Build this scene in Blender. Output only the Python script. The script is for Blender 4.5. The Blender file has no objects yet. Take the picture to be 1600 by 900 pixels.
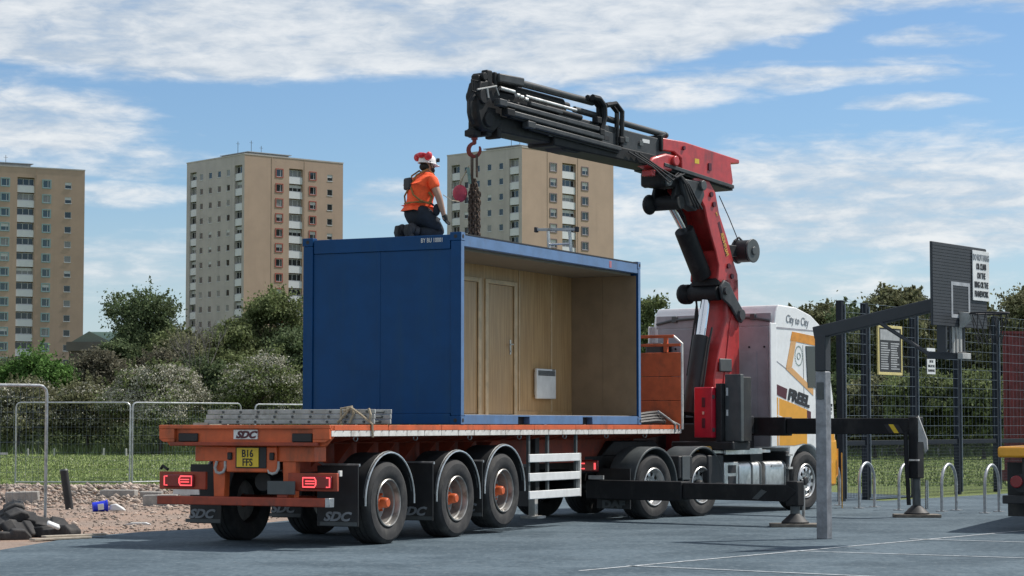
import bpy, bmesh, math, random
import numpy as np
from mathutils import Vector, Matrix
PI = math.pi
C = bpy.context.scene.collection
scn = bpy.context.scene
rad = math.radians

# ------------------------------------------------------------------ camera, sun, sky, exposure
EYE = 1.47
cam_d = bpy.data.cameras.new('camera'); cam = bpy.data.objects.new('camera', cam_d); C.objects.link(cam)
cam_d.sensor_width = 36.0; cam_d.lens = 77.0; cam_d.clip_start = 0.1; cam_d.clip_end = 6000
cam.location = (0, 0, EYE); cam.rotation_euler = (rad(90) + math.atan(214/3422.2), 0, 0)
scn.camera = cam
SUN_EL, SUN_AZ = 52.0, 24.0                       # azimuth measured from +X towards +Y
sd = Vector((math.cos(rad(SUN_AZ))*math.cos(rad(SUN_EL)), math.sin(rad(SUN_AZ))*math.cos(rad(SUN_EL)), math.sin(rad(SUN_EL))))
sun_d = bpy.data.lights.new('sun', 'SUN'); sun_d.energy = 4.3; sun_d.angle = rad(0.55); sun_d.color = (1.0, 0.945, 0.87)
sun = bpy.data.objects.new('sun', sun_d); C.objects.link(sun); sun.rotation_euler = sd.to_track_quat('Z', 'Y').to_euler(); sun.location = (30, 10, 60)
scn.view_settings.view_transform = 'Standard'; scn.view_settings.look = 'None'
scn.view_settings.exposure = 0.12; scn.view_settings.gamma = 1.0; scn.view_settings.use_curve_mapping = False

world = bpy.data.worlds.new('World'); scn.world = world; world.use_nodes = True
class Nodes:
    def __init__(s, nt): s.nt = nt; s.nt.nodes.clear()
    def n(s, typ, **kw):
        nd = s.nt.nodes.new(typ)
        for k, v in kw.items(): setattr(nd, k, v)
        return nd
    def put(s, sock, v):
        if isinstance(v, bpy.types.NodeSocket): s.nt.links.new(v, sock)
        elif v is not None: sock.default_value = v
    def m(s, op, a, b=None, c=None, clamp=False):
        nd = s.n('ShaderNodeMath', operation=op, use_clamp=clamp)
        s.put(nd.inputs[0], a); s.put(nd.inputs[1], b)
        if c is not None: s.put(nd.inputs[2], c)
        return nd.outputs[0]
    def smooth(s, x, a, b, lo=0.0, hi=1.0):
        nd = s.n('ShaderNodeMapRange', interpolation_type='SMOOTHSTEP')
        s.put(nd.inputs[0], x); nd.inputs[1].default_value = a; nd.inputs[2].default_value = b
        nd.inputs[3].default_value = lo; nd.inputs[4].default_value = hi
        return nd.outputs[0]
    def mix(s, f, a, b, bt='MIX'):
        nd = s.n('ShaderNodeMix', data_type='RGBA', blend_type=bt)
        s.put(nd.inputs[0], f); s.put(nd.inputs[6], a); s.put(nd.inputs[7], b)
        return nd.outputs[2]
    def noise(s, vec, scale, detail=4, rough=0.55, dist=0.0):
        nd = s.n('ShaderNodeTexNoise'); s.put(nd.inputs['Vector'], vec)
        nd.inputs['Scale'].default_value = scale; nd.inputs['Detail'].default_value = detail
        nd.inputs['Roughness'].default_value = rough; nd.inputs['Distortion'].default_value = dist
        return nd.outputs[0]
    def vmul(s, vec, k):
        nd = s.n('ShaderNodeVectorMath', operation='MULTIPLY'); s.put(nd.inputs[0], vec); nd.inputs[1].default_value = k
        return nd.outputs[0]

def build_sky():
    N = Nodes(world.node_tree)
    tc = N.n('ShaderNodeTexCoord').outputs['Generated']
    sp = N.n('ShaderNodeSeparateXYZ'); N.put(sp.inputs[0], tc)
    az = N.m('MULTIPLY', N.m('ARCTAN2', sp.outputs[0], sp.outputs[1]), 3422.0)
    el = N.m('MULTIPLY', N.m('ARCSINE', sp.outputs[2]), 3422.0)
    sky = N.n('ShaderNodeTexSky', sky_type='NISHITA'); sky.sun_disc = False
    sky.sun_elevation = rad(SUN_EL); sky.sun_rotation = rad(90 - SUN_AZ); sky.altitude = 50; sky.air_density = 1.0; sky.dust_density = 0.4; sky.ozone_density = 2.5
    warp = N.noise(N.vmul(tc, (9, 9, 30)), 1.0, 3, 0.5)
    n1 = N.noise(N.vmul(tc, (11, 11, 46)), 1.0, 9, 0.62, 0.4)
    n2 = N.noise(N.vmul(tc, (46, 46, 150)), 1.0, 6, 0.6, 0.3)
    n3 = N.noise(N.vmul(tc, (16, 16, 210)), 1.0, 6, 0.6, 0.3)
    elw = N.m('ADD', el, N.m('MULTIPLY', N.m('SUBTRACT', warp, 0.5), 90.0))
    azr = N.m('MULTIPLY', N.m('MAXIMUM', N.m('SUBTRACT', az, 120), 0.0), 0.24)
    azr = N.m('MINIMUM', azr, 105.0)
    azl = N.m('MULTIPLY', N.m('MAXIMUM', N.m('SUBTRACT', -300, az), 0.0), 0.0)
    band = N.m('MULTIPLY', N.smooth(N.m('SUBTRACT', elw, azr), 505, 560), 0.70)
    band = N.m('SUBTRACT', band, N.m('MULTIPLY', N.smooth(el, 900, 2200), 0.22))
    mask = band
    for cx, cy, rx, ry, w in [(-740, 465, 230, 75, .62), (-650, 405, 240, 40, .40), (-590, 352, 140, 26, .42), (-620, 250, 230, 60, .42),
                              (-190, 352, 130, 40, .46), (-380, 200, 700, 70, .16), (455, 537, 330, 26, .52), (230, 526, 230, 34, .50), (620, 492, 130, 15, .42),
                              (430, 601, 50, 16, .5), (300, 560, 260, 14, .34), (640, 560, 160, 16, .36), (120, 475, 160, 10, .3), (650, 596, 140, 26, .42), (580, 345, 620, 120, .60), (330, 300, 330, 130, .38), (420, 200, 700, 60, .36),
                              (-30, 608, 500, 40, .12)]:
        dx = N.m('DIVIDE', N.m('SUBTRACT', az, cx), rx); dy = N.m('DIVIDE', N.m('SUBTRACT', elw, cy), ry)
        d2 = N.m('ADD', N.m('MULTIPLY', dx, dx), N.m('MULTIPLY', dy, dy))
        e = N.m('MULTIPLY', N.smooth(d2, 1.35, 0.0), w)
        mask = N.m('MAXIMUM', mask, e)
    nn = N.m('ADD', N.m('MULTIPLY', n1, 0.46), N.m('ADD', N.m('MULTIPLY', n2, 0.34), N.m('MULTIPLY', n3, 0.22)))
    dens = N.smooth(N.m('ADD', N.m('MULTIPLY_ADD', nn, 1.75, -0.39), mask), 0.66, 1.22)
    haze = N.smooth(el, 420, 40, 0.0, 0.55)
    blue = N.mix(1.0, sky.outputs[0], (0.90, 1.06, 1.22, 1), 'MULTIPLY')
    blue = N.mix(haze, blue, (6.2, 7.2, 8.0, 1))
    shade = N.smooth(N.m('ADD', N.m('MULTIPLY', n2, 0.5), N.m('MULTIPLY', n1, 0.5)), 0.36, 0.66)
    cl = N.mix(shade, (5.6, 6.4, 7.3, 1), (9.2, 9.4, 9.5, 1))
    col = N.mix(N.m('MULTIPLY', dens, 0.9), blue, cl)
    bg = N.n('ShaderNodeBackground'); N.put(bg.inputs[0], col); bg.inputs[1].default_value = 0.088
    out = N.n('ShaderNodeOutputWorld'); N.nt.links.new(bg.outputs[0], out.inputs[0])
build_sky()

# ------------------------------------------------------------------ materials
MATS = {}
def lin(h):
    h = h.lstrip('#'); c = [int(h[i:i+2], 16)/255 for i in (0, 2, 4)]
    return tuple(x/12.92 if x <= 0.04045 else ((x+0.055)/1.055)**2.4 for x in c)
def mat(name, col, rough=0.6, metal=0.0, var=0.18, scale=6.0, bump=0.0, bscale=60.0, spec=0.5, dirt=None, dirtamt=0.0, dscale=2.5, coat=0.0, emis=None, estr=0.0, tint=0.0, run=0.55):
    if name in MATS: return MATS[name]
    m = bpy.data.materials.new(name); m.use_nodes = True; N = Nodes(m.node_tree)
    p = N.n('ShaderNodeBsdfPrincipled'); out = N.n('ShaderNodeOutputMaterial'); N.nt.links.new(p.outputs[0], out.inputs[0])
    tc = N.n('ShaderNodeTexCoord').outputs['Object']
    nz = N.noise(tc, scale, 5, 0.6)
    f = N.smooth(nz, 0.28, 0.72, 1-var, 1+var)
    nd = N.n('ShaderNodeVectorMath', operation='SCALE'); nd.inputs[0].default_value = col; N.put(nd.inputs['Scale'], f); c = nd.outputs[0]
    if tint:
        at = N.n('ShaderNodeAttribute', attribute_name='tint')
        nd2 = N.n('ShaderNodeVectorMath', operation='SCALE'); N.put(nd2.inputs[0], c)
        N.put(nd2.inputs['Scale'], N.m('MULTIPLY_ADD', at.outputs['Fac'], tint, 1.0 - tint/2)); c = nd2.outputs[0]
    if dirt is not None:
        dn = N.noise(N.vmul(tc, (1, 1, run)), dscale, 7, 0.68)
        c = N.mix(N.smooth(dn, 0.48, 0.74, 0.0, dirtamt), c, (*dirt, 1))
    N.put(p.inputs['Base Color'], c)
    p.inputs['Metallic'].default_value = metal; p.inputs['Specular IOR Level'].default_value = spec
    N.put(p.inputs['Roughness'], N.m('MULTIPLY_ADD', nz, 0.2, rough - 0.1))
    p.inputs['Coat Weight'].default_value = coat; p.inputs['Coat Roughness'].default_value = 0.12
    if bump:
        b = N.n('ShaderNodeBump'); b.inputs['Strength'].default_value = bump; b.inputs['Distance'].default_value = 0.02
        N.put(b.inputs['Height'], N.noise(tc, bscale, 4, 0.6)); N.nt.links.new(b.outputs[0], p.inputs['Normal'])
    if emis: p.inputs['Emission Color'].default_value = (*emis, 1); p.inputs['Emission Strength'].default_value = estr
    MATS[name] = m; return m
DIRT = (0.05, 0.043, 0.035)
M_orange = mat('orange_paint', (0.62, 0.118, 0.034), 0.45, var=.12, dirt=(0.16, 0.06, 0.03), dirtamt=.7, dscale=3)
M_redox = mat('red_oxide_chassis', (0.33, 0.055, 0.025), 0.6, var=.2, dirt=DIRT, dirtamt=.75, dscale=3)
M_tape = mat('reflective_tape', (0.72, 0.70, 0.66), 0.35, var=.12, scale=9, dirt=(0.3, 0.22, 0.17), dirtamt=.7, dscale=7)
M_rubber = mat('tyre_rubber', (0.030, 0.030, 0.031), 0.82, var=.3, scale=10, bump=.15, dirt=(0.10, 0.095, 0.085), dirtamt=.6, dscale=5)
M_rim = mat('rim_steel', (0.34, 0.33, 0.31), 0.38, 0.6, var=.2, dirt=(0.10, 0.085, 0.07), dirtamt=.75, dscale=8)
M_black = mat('black_plastic', (0.018, 0.019, 0.021), 0.6, var=.25, dirt=(0.07, 0.065, 0.055), dirtamt=.5)
M_boom = mat('black_boom_paint', (0.011, 0.012, 0.014), 0.6, spec=.3, var=.2, dirt=(0.06, 0.06, 0.058), dirtamt=.5, dscale=3)
M_boomg = mat('grey_boom_paint', (0.050, 0.054, 0.058), 0.5, spec=.4, var=.25, dirt=(0.02, 0.02, 0.02), dirtamt=.5, dscale=4)
M_red = mat('crane_red_paint', (0.50, 0.042, 0.042), 0.40, var=.14, coat=.2, dirt=(0.15, 0.035, 0.03), dirtamt=.75, dscale=4, run=.35)
M_chrome = mat('chromed_rod', (0.75, 0.76, 0.78), 0.14, 1.0, var=.05)
M_steel = mat('galvanised_steel', (0.46, 0.47, 0.48), 0.42, 0.75, var=.22, scale=16, dirt=(0.22, 0.21, 0.2), dirtamt=.5, dscale=6)
M_alu = mat('aluminium', (0.66, 0.66, 0.65), 0.36, 0.85, var=.15, scale=10, dirt=(0.3, 0.29, 0.27), dirtamt=.6, dscale=6)
M_alud = mat('weathered_aluminium', (0.42, 0.425, 0.41), 0.7, 0.0, var=.2, scale=7, dirt=(0.2, 0.185, 0.16), dirtamt=.7, dscale=7)
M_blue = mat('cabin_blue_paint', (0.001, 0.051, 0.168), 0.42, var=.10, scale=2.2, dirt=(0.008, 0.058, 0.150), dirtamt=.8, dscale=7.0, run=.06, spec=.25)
M_blue_lit = mat('cabin_blue_sunlit', (0.105, 0.190, 0.355), 0.42, var=.12, scale=4, dirt=(0.10, 0.12, 0.18), dirtamt=.6, dscale=3)  # same cabin paint made lighter, with sunlight put into the colour
M_white = mat('white_truck_paint', (0.86, 0.865, 0.86), 0.32, var=.04, coat=.4, dirt=(0.5, 0.49, 0.46), dirtamt=.5)
M_cabgrey = mat('cab_rear_grey', (0.36, 0.355, 0.385), 0.6, var=.12, scale=3, dirt=(0.25, 0.235, 0.23), dirtamt=.6, dscale=2)
M_yellow = mat('truck_yellow_paint', (0.80, 0.36, 0.018), 0.35, var=.06, coat=.3, dirt=(0.4, 0.2, 0.03), dirtamt=.4)
M_palor = mat('pale_orange_print', (0.72, 0.40, 0.16), 0.4, var=.06)
M_maroon = mat('maroon_print', (0.085, 0.010, 0.022), 0.45, var=.1)
M_ink = mat('dark_ink', (0.022, 0.022, 0.026), 0.6, var=.15)
M_greyink = mat('grey_ink', (0.23, 0.25, 0.27), 0.6, var=.2)
M_glass = mat('dark_glass', (0.012, 0.016, 0.018), 0.08, var=.1, spec=.8)
M_gold = mat('gold_lettering', (0.62, 0.36, 0.08), 0.45, var=.15)
M_oak = None
M_skin = mat('skin', (0.40, 0.235, 0.165), 0.6, var=.08)
M_hivis = mat('orange_hi_vis_cloth', (0.98, 0.115, 0.028), 0.8, var=.12, scale=14, bump=.3, bscale=18)
M_trous = mat('dark_work_trousers', (0.014, 0.018, 0.026), 0.9, var=.35, scale=12, bump=.4, bscale=16)
M_glove = mat('grey_black_glove', (0.03, 0.032, 0.03), 0.85, var=.3, scale=40)
M_helm = mat('white_helmet', (0.82, 0.80, 0.80), 0.35, var=.05)
M_ear = mat('red_ear_defender', (0.62, 0.03, 0.05), 0.4, var=.1)
M_web = mat('yellow_brown_webbing', (0.27, 0.15, 0.045), 0.85, var=.25, scale=30)
M_rust = mat('rusty_chain', (0.105, 0.072, 0.052), 0.7, 0.35, var=.45, scale=40)
M_navy = mat('dark_blue_fence_paint', (0.009, 0.014, 0.022), 0.65, var=.2, spec=.25)
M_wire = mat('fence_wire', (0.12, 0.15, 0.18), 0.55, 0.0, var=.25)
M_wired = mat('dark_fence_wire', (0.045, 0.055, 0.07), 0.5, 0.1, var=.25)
M_board = mat('backboard_grey', (0.034, 0.039, 0.047), 0.6, var=.15, scale=3)
M_signw = mat('sign_white', (0.74, 0.75, 0.74), 0.5, var=.06, dirt=(0.5, 0.5, 0.48), dirtamt=.5)
M_conc = mat('pale_concrete', (0.34, 0.325, 0.30), 0.9, var=.2, bump=.4, bscale=30, dirt=(0.18, 0.165, 0.15), dirtamt=.6)
M_bluep = mat('blue_plastic', (0.012, 0.035, 0.62), 0.4, var=.08)
M_wood = mat('weathered_timber', (0.40, 0.355, 0.29), 0.85, var=.2, scale=12)
M_lampred = mat('red_lamp_lens', (0.22, 0.006, 0.012), 0.2, var=.1, spec=.7)
M_lampon = mat('lit_red_tube', (0.9, 0.1, 0.12), 0.3, emis=(1.0, 0.10, 0.11), estr=1.1)
M_plate = mat('yellow_number_plate', (0.72, 0.50, 0.035), 0.4, var=.06)
M_red2 = mat('toolbox_red', (0.52, 0.014, 0.036), 0.4, var=.1)
M_dgrey = mat('dark_grey_panel', (0.075, 0.085, 0.088), 0.5, var=.15, dirt=(0.13, 0.125, 0.12), dirtamt=.4)
M_rope = mat('pale_rope', (0.40, 0.33, 0.23), 0.9, var=.3, scale=40)
M_redwall = mat('dark_red_steel', (0.15, 0.022, 0.024), 0.6, var=.25, dirt=(0.07, 0.02, 0.02), dirtamt=.5)

def special_materials():
    global M_oak, M_tarmac, M_gravel, M_grass, M_line
    # oak-look melamine: vertical grain
    m = bpy.data.materials.new('oak_panel'); m.use_nodes = True; N = Nodes(m.node_tree)
    p = N.n('ShaderNodeBsdfPrincipled'); out = N.n('ShaderNodeOutputMaterial'); N.nt.links.new(p.outputs[0], out.inputs[0])
    tc = N.n('ShaderNodeTexCoord').outputs['Object']
    g = N.noise(N.vmul(tc, (34, 34, 1.2)), 1.0, 7, 0.65, 0.5); b = N.noise(tc, 1.6, 3, .5)
    c = N.mix(N.smooth(g, .35, .68), (0.38, 0.225, 0.100, 1), (0.54, 0.355, 0.175, 1)); c = N.mix(N.smooth(b, .4, .7, 0, .3), c, (0.36, 0.25, 0.145, 1))
    N.put(p.inputs['Base Color'], c); p.inputs['Roughness'].default_value = .36; M_oak = m
    # blue-grey court tarmac
    m = bpy.data.materials.new('blue_grey_tarmac'); m.use_nodes = True; N = Nodes(m.node_tree)
    p = N.n('ShaderNodeBsdfPrincipled'); out = N.n('ShaderNodeOutputMaterial'); N.nt.links.new(p.outputs[0], out.inputs[0])
    tc = N.n('ShaderNodeTexCoord').outputs['Object']
    big = N.noise(tc, .55, 7, .68); fine = N.noise(tc, 24, 6, .8); mid = N.noise(tc, 2.6, 7, .72); gr = N.noise(N.vmul(tc, (13, 5.0, 1)), 1.0, 5, .7); st = N.noise(N.vmul(tc, (0.8, 3.4, 1)), 1.0, 6, .65); sp = N.noise(tc, 7.5, 3, .6)
    c = N.mix(N.smooth(big, .38, .62), (0.056, 0.084, 0.106, 1), (0.102, 0.141, 0.169, 1))
    c = N.mix(N.smooth(gr, .50, .70, 0, .55), c, (0.165, 0.205, 0.228, 1)); c = N.mix(N.smooth(gr, .50, .30, 0, .60), c, (0.034, 0.053, 0.070, 1))
    c = N.mix(N.smooth(fine, .50, .75, 0, .4), c, (0.21, 0.245, 0.26, 1)); c = N.mix(N.smooth(mid, .54, .70, 0, .5), c, (0.040, 0.060, 0.076, 1)); c = N.mix(N.smooth(st, .54, .70, 0, .45), c, (0.130, 0.165, 0.188, 1))
    c = N.mix(N.smooth(sp, .66, .72, 0, .8), c, (0.026, 0.036, 0.045, 1)); c = N.mix(N.smooth(sp, .33, .29, 0, .5), c, (0.19, 0.20, 0.20, 1))
    N.put(p.inputs['Base Color'], c); p.inputs['Roughness'].default_value = .9; p.inputs['Specular IOR Level'].default_value = .25
    bp = N.n('ShaderNodeBump'); bp.inputs['Strength'].default_value = .5; bp.inputs['Distance'].default_value = .01; N.put(bp.inputs['Height'], fine); N.nt.links.new(bp.outputs[0], p.inputs['Normal']); M_tarmac = m
    # pinkish sand and gravel
    m = bpy.data.materials.new('gravelly_earth'); m.use_nodes = True; N = Nodes(m.node_tree)
    p = N.n('ShaderNodeBsdfPrincipled'); out = N.n('ShaderNodeOutputMaterial'); N.nt.links.new(p.outputs[0], out.inputs[0])
    tc = N.n('ShaderNodeTexCoord').outputs['Object']
    big = N.noise(tc, .5, 5, .6); fine = N.noise(tc, 22, 5, .75); md = N.noise(tc, 2.2, 5, .65)
    c = N.mix(N.smooth(big, .38, .62), (0.37, 0.245, 0.18, 1), (0.30, 0.225, 0.18, 1))
    c = N.mix(N.smooth(fine, .45, .72, 0, .7), c, (0.44, 0.37, 0.31, 1)); c = N.mix(N.smooth(fine, .5, .25, 0, .7), c, (0.12, 0.09, 0.07, 1)); c = N.mix(N.smooth(md, .52, .68, 0, .5), c, (0.16, 0.115, 0.085, 1))
    N.put(p.inputs['Base Color'], c); p.inputs['Roughness'].default_value = .95
    bp = N.n('ShaderNodeBump'); bp.inputs['Strength'].default_value = .8; bp.inputs['Distance'].default_value = .04; N.put(bp.inputs['Height'], fine); N.nt.links.new(bp.outputs[0], p.inputs['Normal']); M_gravel = m
    m = bpy.data.materials.new('meadow_ground'); m.use_nodes = True; N = Nodes(m.node_tree)
    p = N.n('ShaderNodeBsdfPrincipled'); out = N.n('ShaderNodeOutputMaterial'); N.nt.links.new(p.outputs[0], out.inputs[0])
    tc = N.n('ShaderNodeTexCoord').outputs['Object']
    big = N.noise(tc, .12, 5, .6); fine = N.noise(tc, 9, 5, .75)
    c = N.mix(N.smooth(big, .35, .65), (0.125, 0.175, 0.050, 1), (0.165, 0.205, 0.072, 1)); c = N.mix(N.smooth(fine, .4, .75, 0, .6), c, (0.24, 0.25, 0.12, 1)); c = N.mix(N.smooth(fine, .5, .28, 0, .5), c, (0.05, 0.075, 0.02, 1))
    N.put(p.inputs['Base Color'], c); p.inputs['Roughness'].default_value = .95; p.inputs['Specular IOR Level'].default_value = .2
    bp = N.n('ShaderNodeBump'); bp.inputs['Strength'].default_value = .8; bp.inputs['Distance'].default_value = .08; N.put(bp.inputs['Height'], fine); N.nt.links.new(bp.outputs[0], p.inputs['Normal']); M_grass = m
    M_line = mat('worn_white_line', (0.50, 0.53, 0.55), .8, var=.25, scale=14, dirt=(0.09, 0.12, 0.14), dirtamt=.95, dscale=5)
special_materials()

# ------------------------------------------------------------------ mesh helpers
class MB:
    def __init__(s): s.v = []; s.f = []
    def add(s, vs, fs):
        o = len(s.v); s.v += [tuple(p) for p in vs]; s.f += [tuple(i+o for i in f) for f in fs]; return s
    def box(s, x0, x1, y0, y1, z0, z1):
        vs = [(x, y, z) for x in (x0, x1) for y in (y0, y1) for z in (z0, z1)]
        return s.add(vs, [(0, 1, 3, 2), (4, 6, 7, 5), (0, 4, 5, 1), (2, 3, 7, 6), (0, 2, 6, 4), (1, 5, 7, 3)])
    def beam(s, p, q, w, h, up=(0, 0, 1)):
        p, q = Vector(p), Vector(q); d = (q-p).normalized(); u = Vector(up)
        r = d.cross(u)
        if r.length < 1e-4: r = d.cross(Vector((1, 0, 0)))
        r.normalize(); u = r.cross(d)
        vs = [e + r*(a*w/2) + u*(b*h/2) for e in (p, q) for a, b in ((-1, -1), (1, -1), (1, 1), (-1, 1))]
        return s.add(vs, [(0, 1, 2, 3), (7, 6, 5, 4), (0, 4, 5, 1), (1, 5, 6, 2), (2, 6, 7, 3), (3, 7, 4, 0)])
    def tube(s, pts, r, n=8, closed=False):
        pts = [Vector(p) for p in pts]; k = len(pts); rs = r if isinstance(r, (list, tuple)) else [r]*k
        rings = []; prev = None
        for i, p in enumerate(pts):
            if closed: d = pts[(i+1) % k] - pts[i-1]
            else: d = (pts[min(i+1, k-1)] - pts[max(i-1, 0)])
            d.normalize()
            if prev is None: a = d.orthogonal().normalized()
            else:
                a = prev - d*prev.dot(d)
                a = a.normalized() if a.length > 1e-5 else d.orthogonal().normalized()
            prev = a; b = d.cross(a)
            rings.append([p + (a*math.cos(2*PI*j/n) + b*math.sin(2*PI*j/n))*rs[i] for j in range(n)])
        vs = [v for ring in rings for v in ring]; fs = []
        for i in range(k if closed else k-1):
            for j in range(n):
                fs.append((i*n+j, i*n+(j+1) % n, ((i+1) % k)*n+(j+1) % n, ((i+1) % k)*n+j))
        if not closed: fs += [tuple(range(n))[::-1], tuple((k-1)*n+j for j in range(n))]
        return s.add(vs, fs)
    def cyl(s, c, ax, r, L, n=16):
        c, ax = Vector(c), Vector(ax).normalized(); return s.tube([c - ax*L/2, c + ax*L/2], r, n)
    def prism(s, poly, axis, a, b):
        def P(u, v, w): return {'x': (w, u, v), 'y': (u, w, v), 'z': (u, v, w)}[axis]
        n = len(poly); vs = [P(u, v, a) for u, v in poly] + [P(u, v, b) for u, v in poly]
        return s.add(vs, [tuple(range(n)), tuple(range(2*n-1, n-1, -1))] + [(i, (i+1) % n, n+(i+1) % n, n+i) for i in range(n)])
    def lathe(s, prof, c, n=32, closed=True, axis='y'):
        k = len(prof); vs = []
        for j in range(n):
            a = 2*PI*j/n; ca, sa = math.cos(a), math.sin(a)
            for r, h in prof:
                vs.append((c[0]+r*ca, c[1]+h, c[2]+r*sa) if axis == 'y' else (c[0]+r*ca, c[1]+r*sa, c[2]+h))
        fs = [(j*k+i, j*k+(i+1) % k, ((j+1) % n)*k+(i+1) % k, ((j+1) % n)*k+i) for j in range(n) for i in range(k if closed else k-1)]
        return s.add(vs, fs)
    def ring(s, c, ax, R, r, n=16, m=6):
        c, ax = Vector(c), Vector(ax).normalized(); a = ax.orthogonal().normalized(); b = ax.cross(a)
        return s.tube([c + (a*math.cos(2*PI*i/n) + b*math.sin(2*PI*i/n))*R for i in range(n)], r, m, True)
    def ball(s, c, rx, ry, rz, n=12, m=8):
        vs = [(c[0], c[1], c[2]+rz)]
        for i in range(1, m):
            t = PI*i/m
            vs += [(c[0]+rx*math.sin(t)*math.cos(2*PI*j/n), c[1]+ry*math.sin(t)*math.sin(2*PI*j/n), c[2]+rz*math.cos(t)) for j in range(n)]
        vs.append((c[0], c[1], c[2]-rz)); L = len(vs)-1; fs = []
        for j in range(n): fs += [(0, 1+j, 1+(j+1) % n), (L, L-n+(j+1) % n, L-n+j)]
        for i in range(m-2):
            for j in range(n): fs.append((1+i*n+j, 1+(i+1)*n+j, 1+(i+1)*n+(j+1) % n, 1+i*n+(j+1) % n))
        return s.add(vs, fs)
    def mesh(s, name, m, smooth=38, fix=True):
        me = bpy.data.meshes.new(name); me.from_pydata(s.v, [], s.f); me.materials.append(m)
        if fix:
            bm = bmesh.new(); bm.from_mesh(me); bmesh.ops.recalc_face_normals(bm, faces=bm.faces); bm.to_mesh(me); bm.free()
        if smooth:
            me.polygons.foreach_set('use_smooth', [True]*len(me.polygons)); me.set_sharp_from_angle(angle=rad(smooth))
        return me
def link(name, me, parent=None, loc=None, rot=None, bevel=0.0, seg=2):
    o = bpy.data.objects.new(name, me); C.objects.link(o)
    if parent is not None: o.parent = parent
    if loc is not None: o.location = loc
    if rot is not None: o.rotation_euler = rot
    if bevel:
        b = o.modifiers.new('edge', 'BEVEL'); b.width = bevel; b.segments = seg; b.limit_method = 'ANGLE'; b.angle_limit = rad(40)
    return o
def obj(name, mb, m, parent=None, loc=None, rot=None, bevel=0.0, seg=2, smooth=38): return link(name, mb.mesh(name, m, smooth), parent, loc, rot, bevel, seg)
def tag(o, label, cat, group=None):
    o['label'] = label; o['category'] = cat
    if group: o['group'] = group
    return o
def thing(name, label, cat, loc=(0, 0, 0), rz=0.0, group=None):
    o = bpy.data.objects.new(name, None); C.objects.link(o); o.location = loc; o.rotation_euler = (0, 0, rz); o.empty_display_size = .2
    return tag(o, label, cat, group)
def struct(name, mb, m, **k):
    o = obj(name, mb, m, **k); o['kind'] = 'structure'; return o
def text(name, body, size, org, right, up, m, parent, shear=0.0, sx=1.0, align='LEFT', depth=0.003, bold=0.0):
    cu = bpy.data.curves.new('txt', 'FONT'); cu.body = body; cu.size = size; cu.shear = shear; cu.align_x = align; cu.extrude = depth; cu.offset = bold; cu.resolution_u = 3
    t = bpy.data.objects.new('txt', cu); C.objects.link(t)
    me = bpy.data.meshes.new_from_object(t); bpy.data.objects.remove(t); bpy.data.curves.remove(cu)
    r, u = Vector(right).normalized(), Vector(up).normalized(); w = r.cross(u)
    M = Matrix(((r.x*sx, u.x, w.x, org[0]), (r.y*sx, u.y, w.y, org[1]), (r.z*sx, u.z, w.z, org[2]), (0, 0, 0, 1)))
    me.transform(M); me.materials.clear(); me.materials.append(m); me.name = name
    return link(name, me, parent)
def lerp(a, b, t): return a + (b-a)*t

# ------------------------------------------------------------------ ground
mb = MB(); mb.add([(-3000, -200, -.012), (3000, -200, -.012), (3000, 4500, -.012), (-3000, 4500, -.012)], [(0, 1, 2, 3)])
struct('ground', mb, M_grass)
mb = MB(); mb.add([(-60, 20, -.004), (-1, 20, -.004), (4, 49.5, -.004), (-4, 50.5, -.004), (-9, 48.5, -.004), (-14, 49.5, -.004), (-60, 52, -.004)], [tuple(range(7))])
struct('gravel_verge', mb, M_gravel)
edge = [(-6.6, 22), (-6.05, 25.6), (-5.7, 28.9), (-5.2, 30.0), (-4.3, 31.3), (-3.4, 34), (-2.6, 38), (-1.8, 44), (-0.8, 50)]
poly = [(-6.6, -6)] + edge + [(6, 50), (8.5, 45.4), (6.9, 43.2), (7.2, 42.6), (15, 53), (26, 48), (40, 30), (40, -6)]
mb = MB(); mb.add([(x, y, .004) for x, y in poly], [tuple(range(len(poly)))])
struct('court_tarmac', mb, M_tarmac)
def strip(a, b, w=.05):
    a, b = Vector((*a, .009)), Vector((*b, .009)); d = (b-a).normalized(); r = Vector((d.y, -d.x, 0))*w/2
    q = MB(); q.add([a-r, a+r, b+r, b-r], [(0, 1, 2, 3)]); return q
for a, b, k in [((.68, 22.15), (10.3, 34.7), .05), ((2.9, 25.85), (8.5, 22.6), .05), ((1.2, 22.94), (5.0, 20.2), .05), ((5.1, 28.25), (9.5, 25.6), .05)]:
    o = strip(a, b, k)
    o.v = [(x, y, z + .0015*len([q for q in C.objects if q.name.startswith('court_line')])) for x, y, z in o.v]
    struct('court_line', o, M_line)
# rising ground far behind, hidden by the trees, that carries the towers
mb = MB(); mb.add([(-500, 190, -.02), (500, 190, -.02), (500, 330, 7), (-500, 330, 7), (500, 1500, 9), (-500, 1500, 9)], [(0, 1, 2, 3), (3, 2, 4, 5)])
struct('hill', mb, M_grass)

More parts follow.
